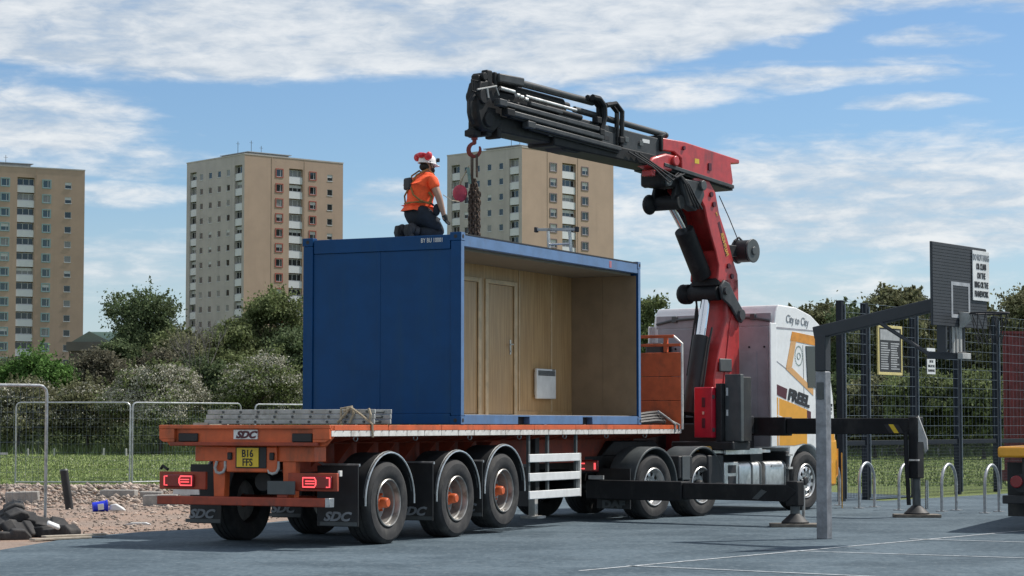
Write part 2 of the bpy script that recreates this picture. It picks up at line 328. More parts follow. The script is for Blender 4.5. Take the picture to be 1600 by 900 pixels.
# ------------------------------------------------------------------ flatbed trailer
PX, PY, HEAD = -0.674, 28.84, rad(90-26.33)
def TW(t, v, z=0.0):                                   # trailer frame -> world
    c, s = math.cos(HEAD), math.sin(HEAD); return Vector((PX + t*c - v*s, PY + t*s + v*c, z))
DK = 1.47
def sdc(parent, org, right, up, size, m, name='lettering'): return text(name, 'SDC', size, org, right, up, m, parent, shear=.35, sx=1.25, bold=.006)
def wheel_meshes():
    ty = MB(); ty.lathe([(.285, .05), (.33, .012), (.40, 0), (.455, .004), (.462, .012), (.49, .022), (.507, .045), (.51, .075), (.51, .115), (.499, .118), (.499, .130), (.51, .133), (.51, .185), (.499, .188), (.499, .20), (.51, .203), (.51, .255), (.499, .258), (.499, .27), (.51, .273), (.51, .32), (.495, .36), (.45, .382), (.36, .385), (.285, .34)], (0, 0, 0), 48)
    rm = MB(); rm.lathe([(.296, .03), (.298, .012), (.288, .002), (.276, .008), (.268, .035), (.262, .075), (.246, .085), (.238, .13), (.225, .20), (.20, .215), (.13, .222), (.09, .222), (.09, .26), (.25, .26), (.29, .2)], (0, 0, 0), 40)
    hb = MB(); hb.lathe([(0, .016), (.048, .018), (.060, .032), (.064, .06), (.064, .11), (.078, .12), (.095, .165), (.11, .222), (0, .23)], (0, 0, 0), 24, closed=False)
    for k in range(10): hb.cyl((.165*math.cos(2*PI*k/10), .205, .165*math.sin(2*PI*k/10)), (0, 1, 0), .016, .05, 6)
    return ty.mesh('tyre', M_rubber), rm.mesh('rim', M_rim), hb.mesh('hub', M_orange)
W_T, W_R, W_H = wheel_meshes()
def make_trailer():
    r = thing('flatbed_trailer', 'orange flatbed trailer carrying the blue cabin, rear lights glowing red', 'trailer', (PX, PY, 0), HEAD)
    dk = mat('worn_deck_ply', (.13, .105, .085), .85, var=.3, scale=5, dirt=(.07, .06, .05), dirtamt=.7, dscale=4)
    for k in range(18): obj('deck_board', MB().box(-3.265+k*.6135, -3.265+(k+1)*.6135-.008, .03, 2.41, DK-.06, DK-.012), dk, r)
    for y0, y1 in ((0, .028), (2.412, 2.44)):
        s_ = -1 if y0 == 0 else 1
        q = MB()
        for k in range(8): q.box(-3.30 + k*1.385, -3.30 + (k+1)*1.385 - .006, y0, y1, DK-.066, DK)
        obj('side_rail', q, M_orange, r, bevel=.004)
        q = MB()
        for k in range(24): q.box(-3.28 + k*.46, -3.28 + (k+1)*.46 - .02, y0-.001, y1-.002, DK-.136, DK-.069)
        obj('reflective_strip', q, M_tape, r)
    q = MB()
    for k in range(60): q.cyl((-3.2+k*.185, -.003, DK-.074), (0, 1, 0), .006, .014, 6)
    obj('rail_rivet', q, M_steel, r)['kind'] = 'stuff'
    # rear cross beam with recessed face
    q = MB(); q.prism([(0.0, DK-.004), (2.44, DK-.004), (2.44, 1.33), (2.31, 1.215), (.11, 1.215), (0, 1.33)], 'x', -3.27, -3.20)
    obj('tail_panel', q, M_orange, r, bevel=.006)
    q = MB(); q.box(-3.325, -3.272, 0.0, 2.44, DK-.045, DK-.001); obj('top_lip', q, M_orange, r, bevel=.005)
    q = MB(); q.box(-3.335, -3.272, .16, 2.27, 1.222, 1.262); obj('bottom_lip', q, M_redox, r, bevel=.005)
    for y in ((0.004, .235), (2.215, 2.436)):
        q = MB(); q.box(-3.322, -3.272, y[0], y[1], 1.30, DK-.047); q.prism([(y[0]+(.06 if y[0] < 1 else 0), 1.264), (y[1]-(.06 if y[0] > 1 else 0), 1.264), (y[1], 1.2985), (y[0], 1.2985)], 'x', -3.322, -3.272)
        obj('corner_cheek', q, M_orange, r, bevel=.004)
    for y in (.40, 2.03):
        obj('marker_panel', MB().box(-3.30, -3.272, y-.14, y+.14, 1.266, 1.37), M_black, r, bevel=.01)
    pl = obj('name_plate', MB().box(-3.29, -3.2735, 1.03, 1.37, 1.30, 1.412), M_signw, r)
    sdc(pl, (-3.292, 1.335, 1.315), (0, -1, 0), (0, 0, 1), .115, M_maroon)
    # number plate on an orange backing
    obj('plate_backing', MB().box(-3.22, -3.19, .80, 1.52, .90, 1.21), M_orange, r, bevel=.02)
    obj('plate_holder', MB().box(-3.232, -3.221, .94, 1.38, .95, 1.205), M_black, r, bevel=.006)
    pl = obj('number_plate', MB().box(-3.242, -3.233, 1.045, 1.355, .965, 1.195), M_plate, r)
    text('lettering', 'B16', .125, (-3.2445, 1.20, 1.085), (0, -1, 0), (0, 0, 1), M_ink, pl, align='CENTER', sx=.85, bold=.002)
    text('lettering', 'FFS', .125, (-3.2445, 1.20, .98), (0, -1, 0), (0, 0, 1), M_ink, pl, align='CENTER', sx=.85, bold=.002)
    for y in (.86, 1.46):
        obj('plate_lamp', MB().box(-3.25, -3.19, y-.03, y+.03, 1.05, 1.14), M_black, r, bevel=.01)
    # vertical frame legs and main beams
    for y in (.66, 1.66):
        q = MB(); q.prism([(y-.10, 1.22), (y+.10, 1.22), (y+.075, .60), (y-.075, .60)], 'x', -3.16, -3.05); obj('rear_leg', q, M_orange, r, bevel=.006)
    q = MB(); q.box(-3.18, -2.9, .30, 2.0, 1.03, 1.21); obj('rear_crossmember', q, M_orange, r, bevel=.008)
    for y in (.70, 1.66):
        q = MB(); q.box(-3.1, 7.5, y, y+.10, 1.29, 1.33); q.box(-3.1, 7.5, y, y+.10, .90, .93); q.box(-3.1, 7.5, y+.04, y+.06, .93, 1.29); obj('chassis_beam', q, M_redox, r)
    for k in range(24):
        t = -2.9 + k*.45
        q = MB(); q.prism([(.04, 1.375), (2.40, 1.375), (2.40, 1.34), (1.95, 1.25), (.49, 1.25), (.04, 1.34)], 'x', t, t+.05); obj('crossmember', q, M_redox, r)
    for k in range(9):
        q = MB(); q.prism([(.45, 1.24), (.70, 1.24), (.70, .95)], 'x', -2.6+k*.55, -2.585+k*.55); obj('gusset', q, M_redox, r)
    for k in range(7):
        q = MB(); q.ring((-2.55+k*1.5, .10, 1.305), (1, 0, 0), .03, .008, 10, 5); obj('rope_ring', q, M_steel, r)
    # light panels
    for y0, sg in ((-.02, 1), (1.84, -1)):
        q = MB(); q.box(-3.22, -3.17, y0-.02, y0+.66, .685, .90); pn = obj('light_panel', q, M_redox, r, bevel=.008)
        q = MB(); q.box(-3.26, -3.222, y0+(.035 if sg > 0 else .135), y0+(.445 if sg > 0 else .575), .715, .865); ln = obj('tail_light', q, M_lampred, r, bevel=.012)
        ya, yb = (y0+.055, y0+.425) if sg > 0 else (y0+.555, y0+.155)   # ya = outer end
        dy = .045*(1 if yb > ya else -1); x = -3.262
        q = MB(); q.tube([(x, ya+dy, .845), (x, ya, .845), (x, ya, .735), (x, ya+dy, .735)], .009, 6)
        yc = yb - 3.6*dy
        q.tube([(x, yc, .845), (x, yb, .845), (x, yb, .735), (x, yc, .735), (x, yc-dy*.4, .765), (x, yc-dy*.4, .815)], .0095, 6, True)
        q.tube([(x, yc, .805), (x, yb-dy*.8, .805)], .007, 6); q.tube([(x, yc, .775), (x, yb-dy*.8, .775)], .007, 6)
        obj('light_tube', q, M_lampon, ln)
    obj('side_marker', MB().box(-3.17, -3.11, -.05, -.02, .86, .93), M_tape, r, bevel=.005)
    q = MB(); q.tube([(-3.15, 2.53, .93), (-3.15, 2.50, .97), (-3.15, 2.42, .92)], .02, 6); obj('clearance_lamp', q, M_black, r)
    obj('under_lamp_plate', MB().box(-3.21, -3.19, 1.92, 2.30, .62, .685), M_tape, r)
    # under-run bar
    obj('bumper_bar', MB().box(-3.34, -3.23, 0.05, 2.45, .503, .606), M_redox, r, bevel=.01)
    obj('bumper_end', MB().box(-3.342, -3.228, -.01, .049, .50, .608), M_steel, r, bevel=.006)
    obj('blank_plate', MB().box(-3.29, -3.27, .50, .885, .643, .802), M_dgrey, r, bevel=.004)
    obj('plate_stem', MB().box(-3.27, -3.24, .62, .76, .61, .70), M_redox, r)
    for y in (.86, 1.62):
        q = MB(); q.tube([(-3.18, y-.06, 1.03), (-3.2, y-.075, .95), (-3.21, y-.05, .90), (-3.21, y, .885), (-3.21, y+.05, .90), (-3.2, y+.075, .95), (-3.18, y+.06, 1.03)], .018, 8); obj('tow_loop', q, M_alud, r)
    # axles, wheels, guards, flaps
    for i, (t, zc) in enumerate(((-1.85, .51), (-.03, .51), (1.33, .575))):
        q = MB(); q.cyl((t, 1.22, zc), (0, 1, 0), .075, 2.1, 14); obj('axle', q, M_redox, r)
        for side in (0, 1):
            w = bpy.data.objects.new('wheel', None); C.objects.link(w); w.parent = r
            w.location = (t, .02 if side == 0 else 2.42, zc); w.rotation_euler = (0, .4*i, PI*side)
            for nm, me in (('tyre', W_T), ('rim', W_R), ('hub', W_H)): link(nm, me, w)
            ya, yb = (.015, .46) if side == 0 else (1.98, 2.425); yo = ya-.004 if side == 0 else yb+.004
            arc = [(t + .60*math.cos(a), zc + .02 + .585*math.sin(a)) for a in [rad(-4 + 188*k/20) for k in range(21)]]
            arc2 = [(t + .612*math.cos(a), zc + .02 + .60*math.sin(a)) for a in [rad(184 - 188*k/20) for k in range(21)]]
            g = obj('mudguard', MB().prism(arc + arc2, 'y', ya, yb), M_black, r)
            q = MB(); q.tube([(x, yo, z) for x, z in arc2], .0125, 6); obj('guard_trim', q, M_alu, g)
            q = MB(); q.tube([(t+.605*math.cos(a), yo+(.03 if side == 0 else -.03), zc+.02+.61*math.sin(a)) for a in [rad(10+165*k/16) for k in range(17)]], .012, 6); obj('guard_lip', q, M_dgrey, g)
            tf = t - .80 if i != 1 else t - .73
            if i == 2: tf = t - .70
            fl = obj('mudflap', MB().box(tf, tf+.02, ya-.01, yb+.12 if side == 0 else yb+.01, .245, .98), M_black, r, bevel=.004)
            obj('flap_fold', MB().box(tf-.006, tf-.001, ya+.0, ya+.52, .255, .30), M_dgrey, fl)
            sdc(fl, (tf-.004, ya+.47, .315), (0, -1, 0), (0, 0, 1), .15, M_greyink)
            if side == 0:
                q = MB(); q.tube([(tf+.03, .0, .985), (tf+.03, .5, .985), (tf+.03, .72, 1.12)], .02, 6); obj('guard_stay', q, M_steel, r)
    q = MB(); q.box(-1.0, -.72, .72, 1.7, .62, .92); q.box(.4, .62, .72, 1.7, .62, .92); obj('suspension_block', q, M_black, r, bevel=.02)
    q = MB(); q.cyl((-2.55, 1.2, .78), (1, 0, 0), .12, .7, 16); obj('air_tank', q, M_black, r, bevel=.01)
    # side guard with three boards
    for k, z in enumerate((1.06, .795, .545)):
        obj('guard_board', MB().box(2.10, 3.80, .012, .04, z-.115, z), M_signw, r, bevel=.008)
    for t in (2.13, 2.75, 3.72):
        obj('guard_post', MB().box(t, t+.05, .042, .08, .45, 1.34), M_dgrey, r)
    obj('guard_end', MB().box(3.802, 3.835, .012, .06, .43, 1.06), M_tape, r)
    # landing legs
    for y in (.45, 1.95):
        q = MB(); q.box(3.05, 3.19, y-.07, y+.07, .45, 1.30); l = obj('landing_leg', q, M_black, r, bevel=.01)
        obj('leg_tube', MB().box(3.07, 3.17, y-.05, y+.05, .16, .45), M_alud, l)
        obj('foot', MB().box(2.98, 3.26, y-.14, y+.14, .12, .16), M_alud, l, bevel=.01)
    # headboard
    for k in range(3):
        q = MB(); q.box(7.735, 7.78, .0, 2.44, 1.475+k*.395, 1.475+k*.395+.389); obj('headboard_panel', q, M_orange, r, bevel=.008)
    q = MB(); q.box(7.73, 7.785, .13, 2.31, 2.895, 2.945); q.box(7.73, 7.785, .02, 2.42, 2.755, 2.80); obj('headboard_rail', q, M_orange, r, bevel=.006)
    for y in (.27, .85, 1.55, 2.2):
        obj('headboard_stile', MB().box(7.725, 7.79, y-.03, y+.03, 2.662, 2.893), M_orange, r)
    for y0, yy in ((-.012, .13), (2.452, 2.31)):
        q = MB(); q.tube([(7.757, y0, 1.40), (7.757, y0, 2.80), (7.757, yy, 2.92)], .022, 6); obj('corner_post', q, M_tape, r)
    q = MB(); q.cyl((6.7, 1.22, 1.27), (0, 0, 1), .45, .06, 24); obj('kingpin_plate', q, M_black, r)
make_trailer()

# ------------------------------------------------------------------ cabin
def make_cabin():
    L, W, Z0, Z1 = 6.058, 2.438, DK+.006, 4.02
    r = thing('site_cabin', 'blue steel site cabin with one long side open to wood-lined rooms', 'cabin', (PX, PY, 0), HEAD)
    for t0 in (0, L-.09):
        for v0 in (0, W-.15):
            p = obj('corner_post', MB().box(t0, t0+.09, v0, v0+.15, Z0+.115, Z1-.115), M_blue, r, bevel=.006)
            if v0 == 0: obj('post_sunlit_face', MB().box(t0+.003, t0+.087, -.0025, -.0005, Z0+.117, Z1-.117), M_blue_lit, p)  # thin added plate that paints sunlight on the post's outer side
            for z in (Z0, Z1-.112):
                q = MB(); q.box(t0-.003 if t0 == 0 else t0-.025, t0+.115 if t0 == 0 else t0+.093, v0-.003, v0+.165, z, z+.112); c = obj('corner_casting', q, M_blue, p, bevel=.006)
                if v0 == 0: obj('casting_sunlit_face', MB().box(t0+.001 if t0 == 0 else t0-.021, t0+.111 if t0 == 0 else t0+.089, -.0055, -.0035, z+.004, z+.108), M_blue_lit, c)  # lighter plate added here too, sunlight painted on the casting
                h = MB(); h.cyl((t0+.05, v0-.004, z+.055), (0, 1, 0), .028, .008, 12); obj('casting_hole', h, M_ink, c)
                h = MB(); h.cyl((t0-.002, v0+.08, z+.055), (1, 0, 0), .026, .006, 12)
                if t0 == 0: obj('casting_hole', h, M_ink, c)
    # long rails; on the open side sunlight is painted into the lighter blue
    for v0, v1 in ((.004, .11), (W-.11, W-.004)):
        obj('top_rail', MB().box(.092, L-.092, v0, v1, 3.835, 3.985), M_blue_lit if v0 < 1 else M_blue, r, bevel=.006)
        obj('gutter', MB().box(.118, L-.118, v0-.003, v1+.03, 3.9855, 4.004), M_ink, r)
        bm_ = M_blue_lit if v0 < 1 else M_blue
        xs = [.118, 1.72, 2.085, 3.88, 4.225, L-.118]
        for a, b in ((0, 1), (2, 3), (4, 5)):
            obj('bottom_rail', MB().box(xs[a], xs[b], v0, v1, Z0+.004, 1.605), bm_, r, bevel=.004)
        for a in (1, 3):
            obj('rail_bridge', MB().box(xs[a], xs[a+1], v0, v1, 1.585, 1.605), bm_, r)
            obj('fork_pocket', MB().box(xs[a]+.004, xs[a+1]-.004, v0+.09, v1-.004, Z0+.004, 1.583), M_ink, r)
    # end walls: top rail, bottom rail, two panels each
    for t0, t1, sg in ((.006, .10, 1), (L-.10, L-.006, -1)):
        obj('end_top_rail', MB().box(t0, t1, .166, W-.166, 3.80, 3.99), M_blue, r, bevel=.006)
        obj('end_bottom_rail', MB().box(t0, t1, .166, W-.166, Z0+.004, 1.62), M_blue, r, bevel=.006)
        a, b = (t0+.018, t0+.05) if sg > 0 else (t1-.05, t1-.018)
        for v0, v1 in ((.152, 1.254), (1.262, W-.152)):
            obj('end_panel', MB().box(a, b, v0, v1, 1.622, 3.798), M_blue, r, bevel=.004)
        obj('end_batten', MB().box(a-.006 if sg > 0 else b-.004, a+.004 if sg > 0 else b+.006, 1.235, 1.281, 1.624, 3.796), M_blue, r, bevel=.003)
    a = obj('container_code', MB().box(.0035, .0055, .17, .19, 3.81, 3.82), M_blue, r)
    text('lettering', 'BY BU 10001', .085, (.002, .605, 3.895), (0, -1, 0), (0, 0, 1), M_signw, a, sx=.72)
    obj('roof', MB().box(.10, L-.10, .145, W-.145, 3.93, 3.975), M_blue_lit, r)
    obj('ceiling', MB().box(.11, L-.11, .115, W-.13, 3.80, 3.834), mat('brown_ceiling', (.21, .175, .13), .7, var=.08), r)
    obj('floor', MB().box(.11, L-.11, .112, W-.13, 1.56, 1.613), mat('pale_vinyl_floor', (.36, .31, .25), .5, var=.08), r)
    obj('back_wall', MB().box(.05, L-.05, W-.10, W-.03, 1.62, 3.80), M_blue, r)
    # oak partition with doors, 1.14 m in from the open side
    vp = 1.14
    for t0, t1 in ((.108, 1.30), (1.303, 2.18), (2.81, 3.0), (3.94, 4.055), (4.058, 5.19), (5.193, L-.108)):
        obj('partition_panel', MB().box(t0, t1, vp, vp+.05, 1.614, 3.799), M_oak, r)
    for t0, t1 in ((2.18, 2.81), (3.0, 3.94)):
        obj('partition_panel', MB().box(t0, t1, vp, vp+.05, 3.60, 3.799), M_oak, r)
    for t in (1.30, 4.056, 5.19):
        obj('batten', MB().box(t-.018, t+.02, vp-.012, vp-.001, 1.616, 3.797), mat('pale_oak_trim', (.55, .41, .25), .4), r, bevel=.003)
    obj('sticker', MB().box(4.86, 4.94, .0005, .003, 3.86, 3.96), mat('faded_red_sticker', (.42, .16, .20), .6), r)
    obj('skirting', MB().box(3.95, L-.12, vp-.016, vp-.001, 1.615, 1.68), M_oak, r, bevel=.003)
    for t0, t1, hs in ((1.95, 2.69, None), (3.02, 3.87, 3.76)):
        d = obj('door', MB().box(t0, t1, vp+.004, vp+.034, 1.63, 3.54), M_oak, r, bevel=.004)
        q = MB(); q.box(t0-.10, t0-.002, vp-.02, vp+.002, 1.616, 3.61); q.box(t1+.002, t1+.10, vp-.02, vp+.002, 1.616, 3.61); q.box(t0-.002, t1+.002, vp-.02, vp+.002, 3.543, 3.61)
        obj('door_frame', q, mat('pale_oak_trim', (.55, .41, .25), .4, var=.1, scale=3), r, bevel=.006)
        if hs:
            q = MB(); q.box(hs-.02, hs+.02, vp-.008, vp+.003, 2.52, 2.74); q.tube([(hs, vp-.004, 2.67), (hs, vp-.05, 2.67), (hs-.11, vp-.05, 2.665)], .012, 8); q.cyl((hs, vp-.01, 2.57), (0, 1, 0), .014, .02, 8)
            obj('handle', q, M_alu, d)
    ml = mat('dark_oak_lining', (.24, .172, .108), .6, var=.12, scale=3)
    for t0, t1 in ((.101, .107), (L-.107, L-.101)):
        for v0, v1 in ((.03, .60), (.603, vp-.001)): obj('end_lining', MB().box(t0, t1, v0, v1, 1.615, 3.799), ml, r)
    h = thing('wall_heater', 'white electric panel heater fixed low on the wood wall in the cabin', 'heater', TW(4.87, vp-.002, 0), HEAD)
    q = MB(); q.box(-.34, .34, -.075, -.03, 1.87, 2.33); q.box(-.30, .30, -.03, 0, 1.92, 2.28); obj('casing', q, M_signw, h, bevel=.012)
    q = MB()
    for k in range(5): q.box(-.30, .30, -.082, -.0755, 2.225+k*.016, 2.235+k*.016)
    obj('grille', q, M_ink, h)
    obj('control', MB().box(.20, .29, -.086, -.0765, 2.31, 2.326), M_dgrey, h)
make_cabin()

# ------------------------------------------------------------------ lorry tractor unit
RX, RY, HEAD2 = 2.25, 34.3, rad(90-37.5)
def KW(s, y, z=0.0):
    c, n = math.cos(HEAD2), math.sin(HEAD2); return Vector((RX + s*c - y*n, RY + s*n + y*c, z))
def truck_wheel_meshes():
    rr = MB(); rr.lathe([(.296, .03), (.298, .012), (.288, .002), (.276, .008), (.268, .05), (.255, .09), (.25, .26), (.29, .2)], (0, 0, 0), 40)
    def disc(y):                                       # disc with ten round hand-holes
        q = MB(); n = 40; R = [.256, .228, .168, .13, .0]
        pts = {}
        for i, ra in enumerate(R):
            for j in range(n):
                a = 2*PI*j/n; hh = y + (.03 if i >= 3 else (.0 if i else .02)); pts[i, j] = (ra*math.cos(a), hh, ra*math.sin(a))
        vs = [pts[i, j] for i in range(5) for j in range(n)]; fs = []
        for i in range(4):
            for j in range(n):
                if i == 1 and j % 4 in (0, 1): continue
                fs.append((i*n+j, i*n+(j+1) % n, (i+1)*n+(j+1) % n, (i+1)*n+j))
        q.add(vs, fs); return q
    a = disc(.09); a2 = disc(.012)
    for d, yy in ((a, .12), (a2, .03)):
        for k in range(10): d.cyl((.115*math.cos(2*PI*k/10), yy, .115*math.sin(2*PI*k/10)), (0, 1, 0), .013, .03, 6)
    hb = MB(); hb.lathe([(0, .0), (.06, .005), (.08, .03), (.085, .12), (0, .12)], (0, 0, 0), 20, closed=False)
    bk = MB(); bk.lathe([(.0, .21), (.25, .21), (.25, .22), (.0, .22)], (0, 0, 0), 20)
    return rr.mesh('rim', M_alu), a.mesh('rim_disc', M_alu), a2.mesh('rim_disc', M_alu), hb.mesh('hub', M_black), bk.mesh('brake_drum', M_ink)
T_R, T_DR, T_DF, T_H, T_B = truck_wheel_meshes()
def make_truck():
    r = thing('tractor_lorry', 'white and yellow lorry tractor with high cab coupled under the orange trailer', 'lorry', (RX, RY, 0), HEAD2)
    for y in (.80, 1.62):
        obj('chassis_rail', MB().box(-1.1, 5.0, y, y+.08, .72, .98), M_black, r, bevel=.004)
    for s in (-1.0, -.2, .9, 2.0, 3.1): obj('chassis_crossmember', MB().box(s, s+.1, .882, 1.618, .78, .94), M_black, r)
    for s, f in ((0, 0), (1.37, 0), (4.72, 1)):
        obj('axle', MB().cyl((s, 1.25, .5), (0, 1, 0), .08, 2.0, 12), M_black, r)
        for side in (0, 1):
            w = bpy.data.objects.new('wheel', None); C.objects.link(w); w.parent = r
            w.location = (s, .02 if side == 0 else 2.48, .505); w.rotation_euler = (0, .7*s, PI*side); w.scale = (1, 1, 1)
            for nm, me in (('tyre', W_T), ('rim', T_R), ('rim_disc', T_DF if f else T_DR), ('hub', T_H), ('brake_drum', T_B)): link(nm, me, w)
    for s, a0, a1 in ((0, 0, 178), (1.37, 2, 180)):
        for side in (0, 1):
            ya, yb = (.0, .50) if side == 0 else (2.0, 2.5)
            arc = [(s + .585*math.cos(a), .52 + .575*math.sin(a)) for a in [rad(a0 + (a1-a0)*k/18) for k in range(19)]]
            arc2 = [(s + .62*math.cos(a), .52 + .61*math.sin(a)) for a in [rad(a1 - (a1-a0)*k/18) for k in range(19)]]
            obj('mudguard', MB().prism(arc + arc2, 'y', ya, yb), M_dgrey, r, bevel=.008)
    fl = obj('mudflap', MB().box(-.72, -.70, .0, .62, .18, .80), M_black, r)
    text('lettering', 'DAF', .15, (-.723, .52, .20), (0, -1, 0), (0, 0, 1), M_dgrey, fl, sx=1.5, bold=.01)
    obj('mudflap', MB().box(-.72, -.70, 1.9, 2.5, .18, .80), M_black, r)
    # rear lamps on the tail
    lp = obj('rear_lamp', MB().box(-1.13, -1.09, .32, .66, .76, .93), M_lampred, r, bevel=.012)
    q = MB(); q.tube([(-1.135, .56, .88), (-1.135, .64, .88), (-1.135, .64, .80), (-1.135, .56, .80)], .011, 6); q.tube([(-1.135, .37, .89), (-1.135, .37, .79)], .016, 6); obj('light_tube', q, M_lampon, lp)
    obj('rear_lamp', MB().box(-1.13, -1.09, 1.86, 2.2, .76, .93), M_lampred, r, bevel=.012)
    obj('tail_plate', MB().box(-1.12, -1.10, .22, .5, .64, .70), M_alud, r)
    # fifth wheel and deck plates
    q = MB(); q.prism([(-.35, .98), (1.5, .98), (1.15, 1.22), (.0, 1.22)], 'y', .8, 1.7); obj('fifth_wheel', q, M_black, r, bevel=.02)
    obj('catwalk', MB().box(1.75, 3.55, .05, .75, 1.005, 1.055), M_alu, r, bevel=.006)
    obj('catwalk_edge', MB().box(2.05, 3.2, .0, .045, .985, 1.085), M_alu, r, bevel=.006)
    q = MB(); q.cyl((1.75, .25, 1.08), (1, 0, 0), .045, .75, 10); obj('yellow_pipe', q, M_gold, r)
    # side gear: boxes, tanks
    obj('battery_box', MB().box(.62, 1.02, -.02, .45, .62, .98), M_black, r, bevel=.02)
    obj('side_box', MB().box(1.52, 1.98, .0, .5, .50, .98), M_black, r, bevel=.02)
    obj('cover_plate', MB().box(.70, .92, -.035, -.021, .60, .98), M_dgrey, r, bevel=.01)
    a = obj('step_frame', MB().box(2.05, 2.48, .03, .06, .46, .86), M_alu, r, bevel=.01)
    for z in (.50, .68): obj('step_opening', MB().box(2.17, 2.40, .022, .0295, z, z+.13), M_ink, a)
    for s0, s1, nb in ((2.50, 3.22, 2), (3.34, 4.02, 1)):
        q = MB(); n = 10; R = .09
        prof = []
        for cy, cz, a0 in ((.46, .77, 0), (.11, .77, 90), (.11, .49, 180), (.46, .49, 270)):
            prof += [(cy + R*math.cos(rad(a0 + 90*k/4)), cz + R*math.sin(rad(a0 + 90*k/4))) for k in range(5)]
        q.prism(prof, 'x', s0, s1); tk = obj('fuel_tank', q, M_alu, r, bevel=.012, smooth=30)
        for k in range(nb):
            sx = s0 + (s1-s0)*(.55 if nb == 2 and k == 0 else .93) if nb == 2 else s1-.05
            prof2 = [(.285+(y-.285)*1.025, .63+(z-.63)*1.03) for y, z in prof]
            obj('tank_strap', MB().prism(prof2, 'x', sx-.025, sx+.025), M_dgrey, tk)
    q = MB(); q.box(3.52, 3.86, .005, .018, .76, .80); obj('tank_handle', q, M_steel, r)
    obj('front_step', MB().box(4.03, 4.13, .02, .5, .30, 1.02), M_black, r, bevel=.02)
    for z in (.42, .72, .94): obj('step_tread', MB().box(4.01, 4.16, -.03, .018, z, z+.035), M_alud, r)
    # cab
    arch = [(4.72 + .60*math.cos(a), .53 + .60*math.sin(a)) for a in [rad(15 + 150*k/14) for k in range(15)]]
    prof = [(3.66, 1.08), (3.66, 3.22), (3.70, 3.40), (3.80, 3.52), (4.38, 3.50), (4.90, 3.38), (5.25, 3.20), (5.42, 2.98), (5.56, 2.35), (5.66, 1.95), (5.72, 1.30), (5.74, .45), (5.36, .45)] + arch + [(4.12, 1.08)]
    body = obj('cab_body', MB().prism(prof, 'y', .015, 2.485), M_white, r, bevel=.055, seg=3)
    def side(name, poly, m, d=.006, parent=body):
        return obj(name, MB().prism(poly, 'y', .015-d, .0148), m, parent)
    side('yellow_livery', [(3.715, 1.12), (3.715, 1.94), (4.2, 1.845), (4.72, 1.735), (4.72, 1.14), (4.6, 1.15), (4.30, 1.12)], M_yellow)
    side('yellow_livery', [(5.33, .62), (5.34, .75), (5.28, .93), (5.30, 1.55), (5.665, 1.50), (5.69, 1.2), (5.70, .62)], M_yellow)
    side('livery_line', [(3.72, 1.62), (3.72, 1.645), (4.715, 1.42), (4.715, 1.395)], M_white, .009)
    side('livery_line', [(3.75, 1.12), (3.75, 1.93), (3.77, 1.925), (3.77, 1.12)], M_white, .009)
    side('maroon_block', [(3.715, 1.985), (3.715, 2.16), (4.06, 2.085), (4.02, 1.905)], M_maroon)
    side('orange_stripe', [(4.18, 2.92), (4.24, 3.075), (5.25, 3.0), (5.2, 2.84)], mat('deep_orange_print', (.70, .28, .03), .4))
    side('orange_stripe', [(4.20, 2.915), (4.37, 2.905), (4.22, 2.46), (4.02, 2.43)], M_palor)
    side('orange_stripe', [(4.02, 2.425), (4.22, 2.455), (4.95, 2.10), (4.95, 1.98)], M_palor)
    side('cab_crease', [(3.72, 2.545), (3.72, 2.56), (4.9, 2.105), (4.9, 2.09)], M_cabgrey, .004)
    side('cab_seam', [(3.72, 3.105), (3.72, 3.14), (5.2, 3.12), (5.2, 3.10)], M_cabgrey, .004)
    side('door_seam', [(4.655, 1.15), (4.60, 2.85), (4.608, 2.85), (4.663, 1.15)], M_dgrey, .004)
    side('window', [(4.76, 2.12), (4.70, 2.84), (5.22, 2.84), (5.36, 2.3), (5.30, 2.12)], M_glass, .012)
    L = side('maroon_block', [(4.72, 1.60), (4.72, 1.73), (4.86, 1.70), (4.86, 1.57)], M_maroon)
    nm = obj('fleet_name', MB().box(4.0, 4.01, .0105, .012, 1.80, 1.81), M_maroon, body)
    text('lettering', 'FREEL', .27, (4.07, .007, 1.915), (1, 0, -.19), (0, 0, 1), M_ink, nm, shear=.28, sx=1.06, bold=.014)
    text('lettering', 'E', .25, (5.46, .007, 1.68), (1, 0, -.17), (0, 0, 1), M_ink, nm, shear=.28, sx=.88, bold=.012)
    text('lettering', 'City to City', .20, (4.03, .010, 3.23), (1, 0, -.06), (0, 0, 1), M_greyink, nm, shear=.15, sx=.80)
    q = MB()
    for k in range(22):
        a = 2*PI*k/22; c = Vector((4.46 + .125*math.cos(a), .012, 2.66 + .165*math.sin(a)))
        t = Vector((-math.sin(a+.5), 0, math.cos(a+.5)))*.034; nrm = Vector((t.z, 0, -t.x))*.33
        q.add([c-t, c+nrm, c+t, c-nrm], [(0, 1, 2, 3)])
    q.ring((4.46, .012, 2.66), (0, 1, 0), .055, .006, 14, 4); obj('wreath_emblem', q, mat('grey_green_print', (.22, .30, .26), .5), body)
    # cab rear wall and roof trim
    q = MB(); q.box(3.63, 3.658, .12, 2.38, 1.10, 3.15); bk = obj('rear_panel', q, M_cabgrey, r, bevel=.012)
    obj('rear_upper', MB().box(3.645, 3.659, .08, 2.42, 3.158, 3.38), M_cabgrey, r, bevel=.01)
    for a, b in ((.35, .95), (1.0, 1.55), (1.6, 2.15)):
        obj('rear_pressing', MB().box(3.618, 3.629, a, b, 1.5, 2.72), M_cabgrey, bk, bevel=.008)
    q = MB()
    for y in (.2, .5, .9, 1.6, 2.0, 2.3): q.cyl((3.625, y, 2.80), (1, 0, 0), .018, .02, 8)
    obj('panel_stud', q, M_ink, bk)
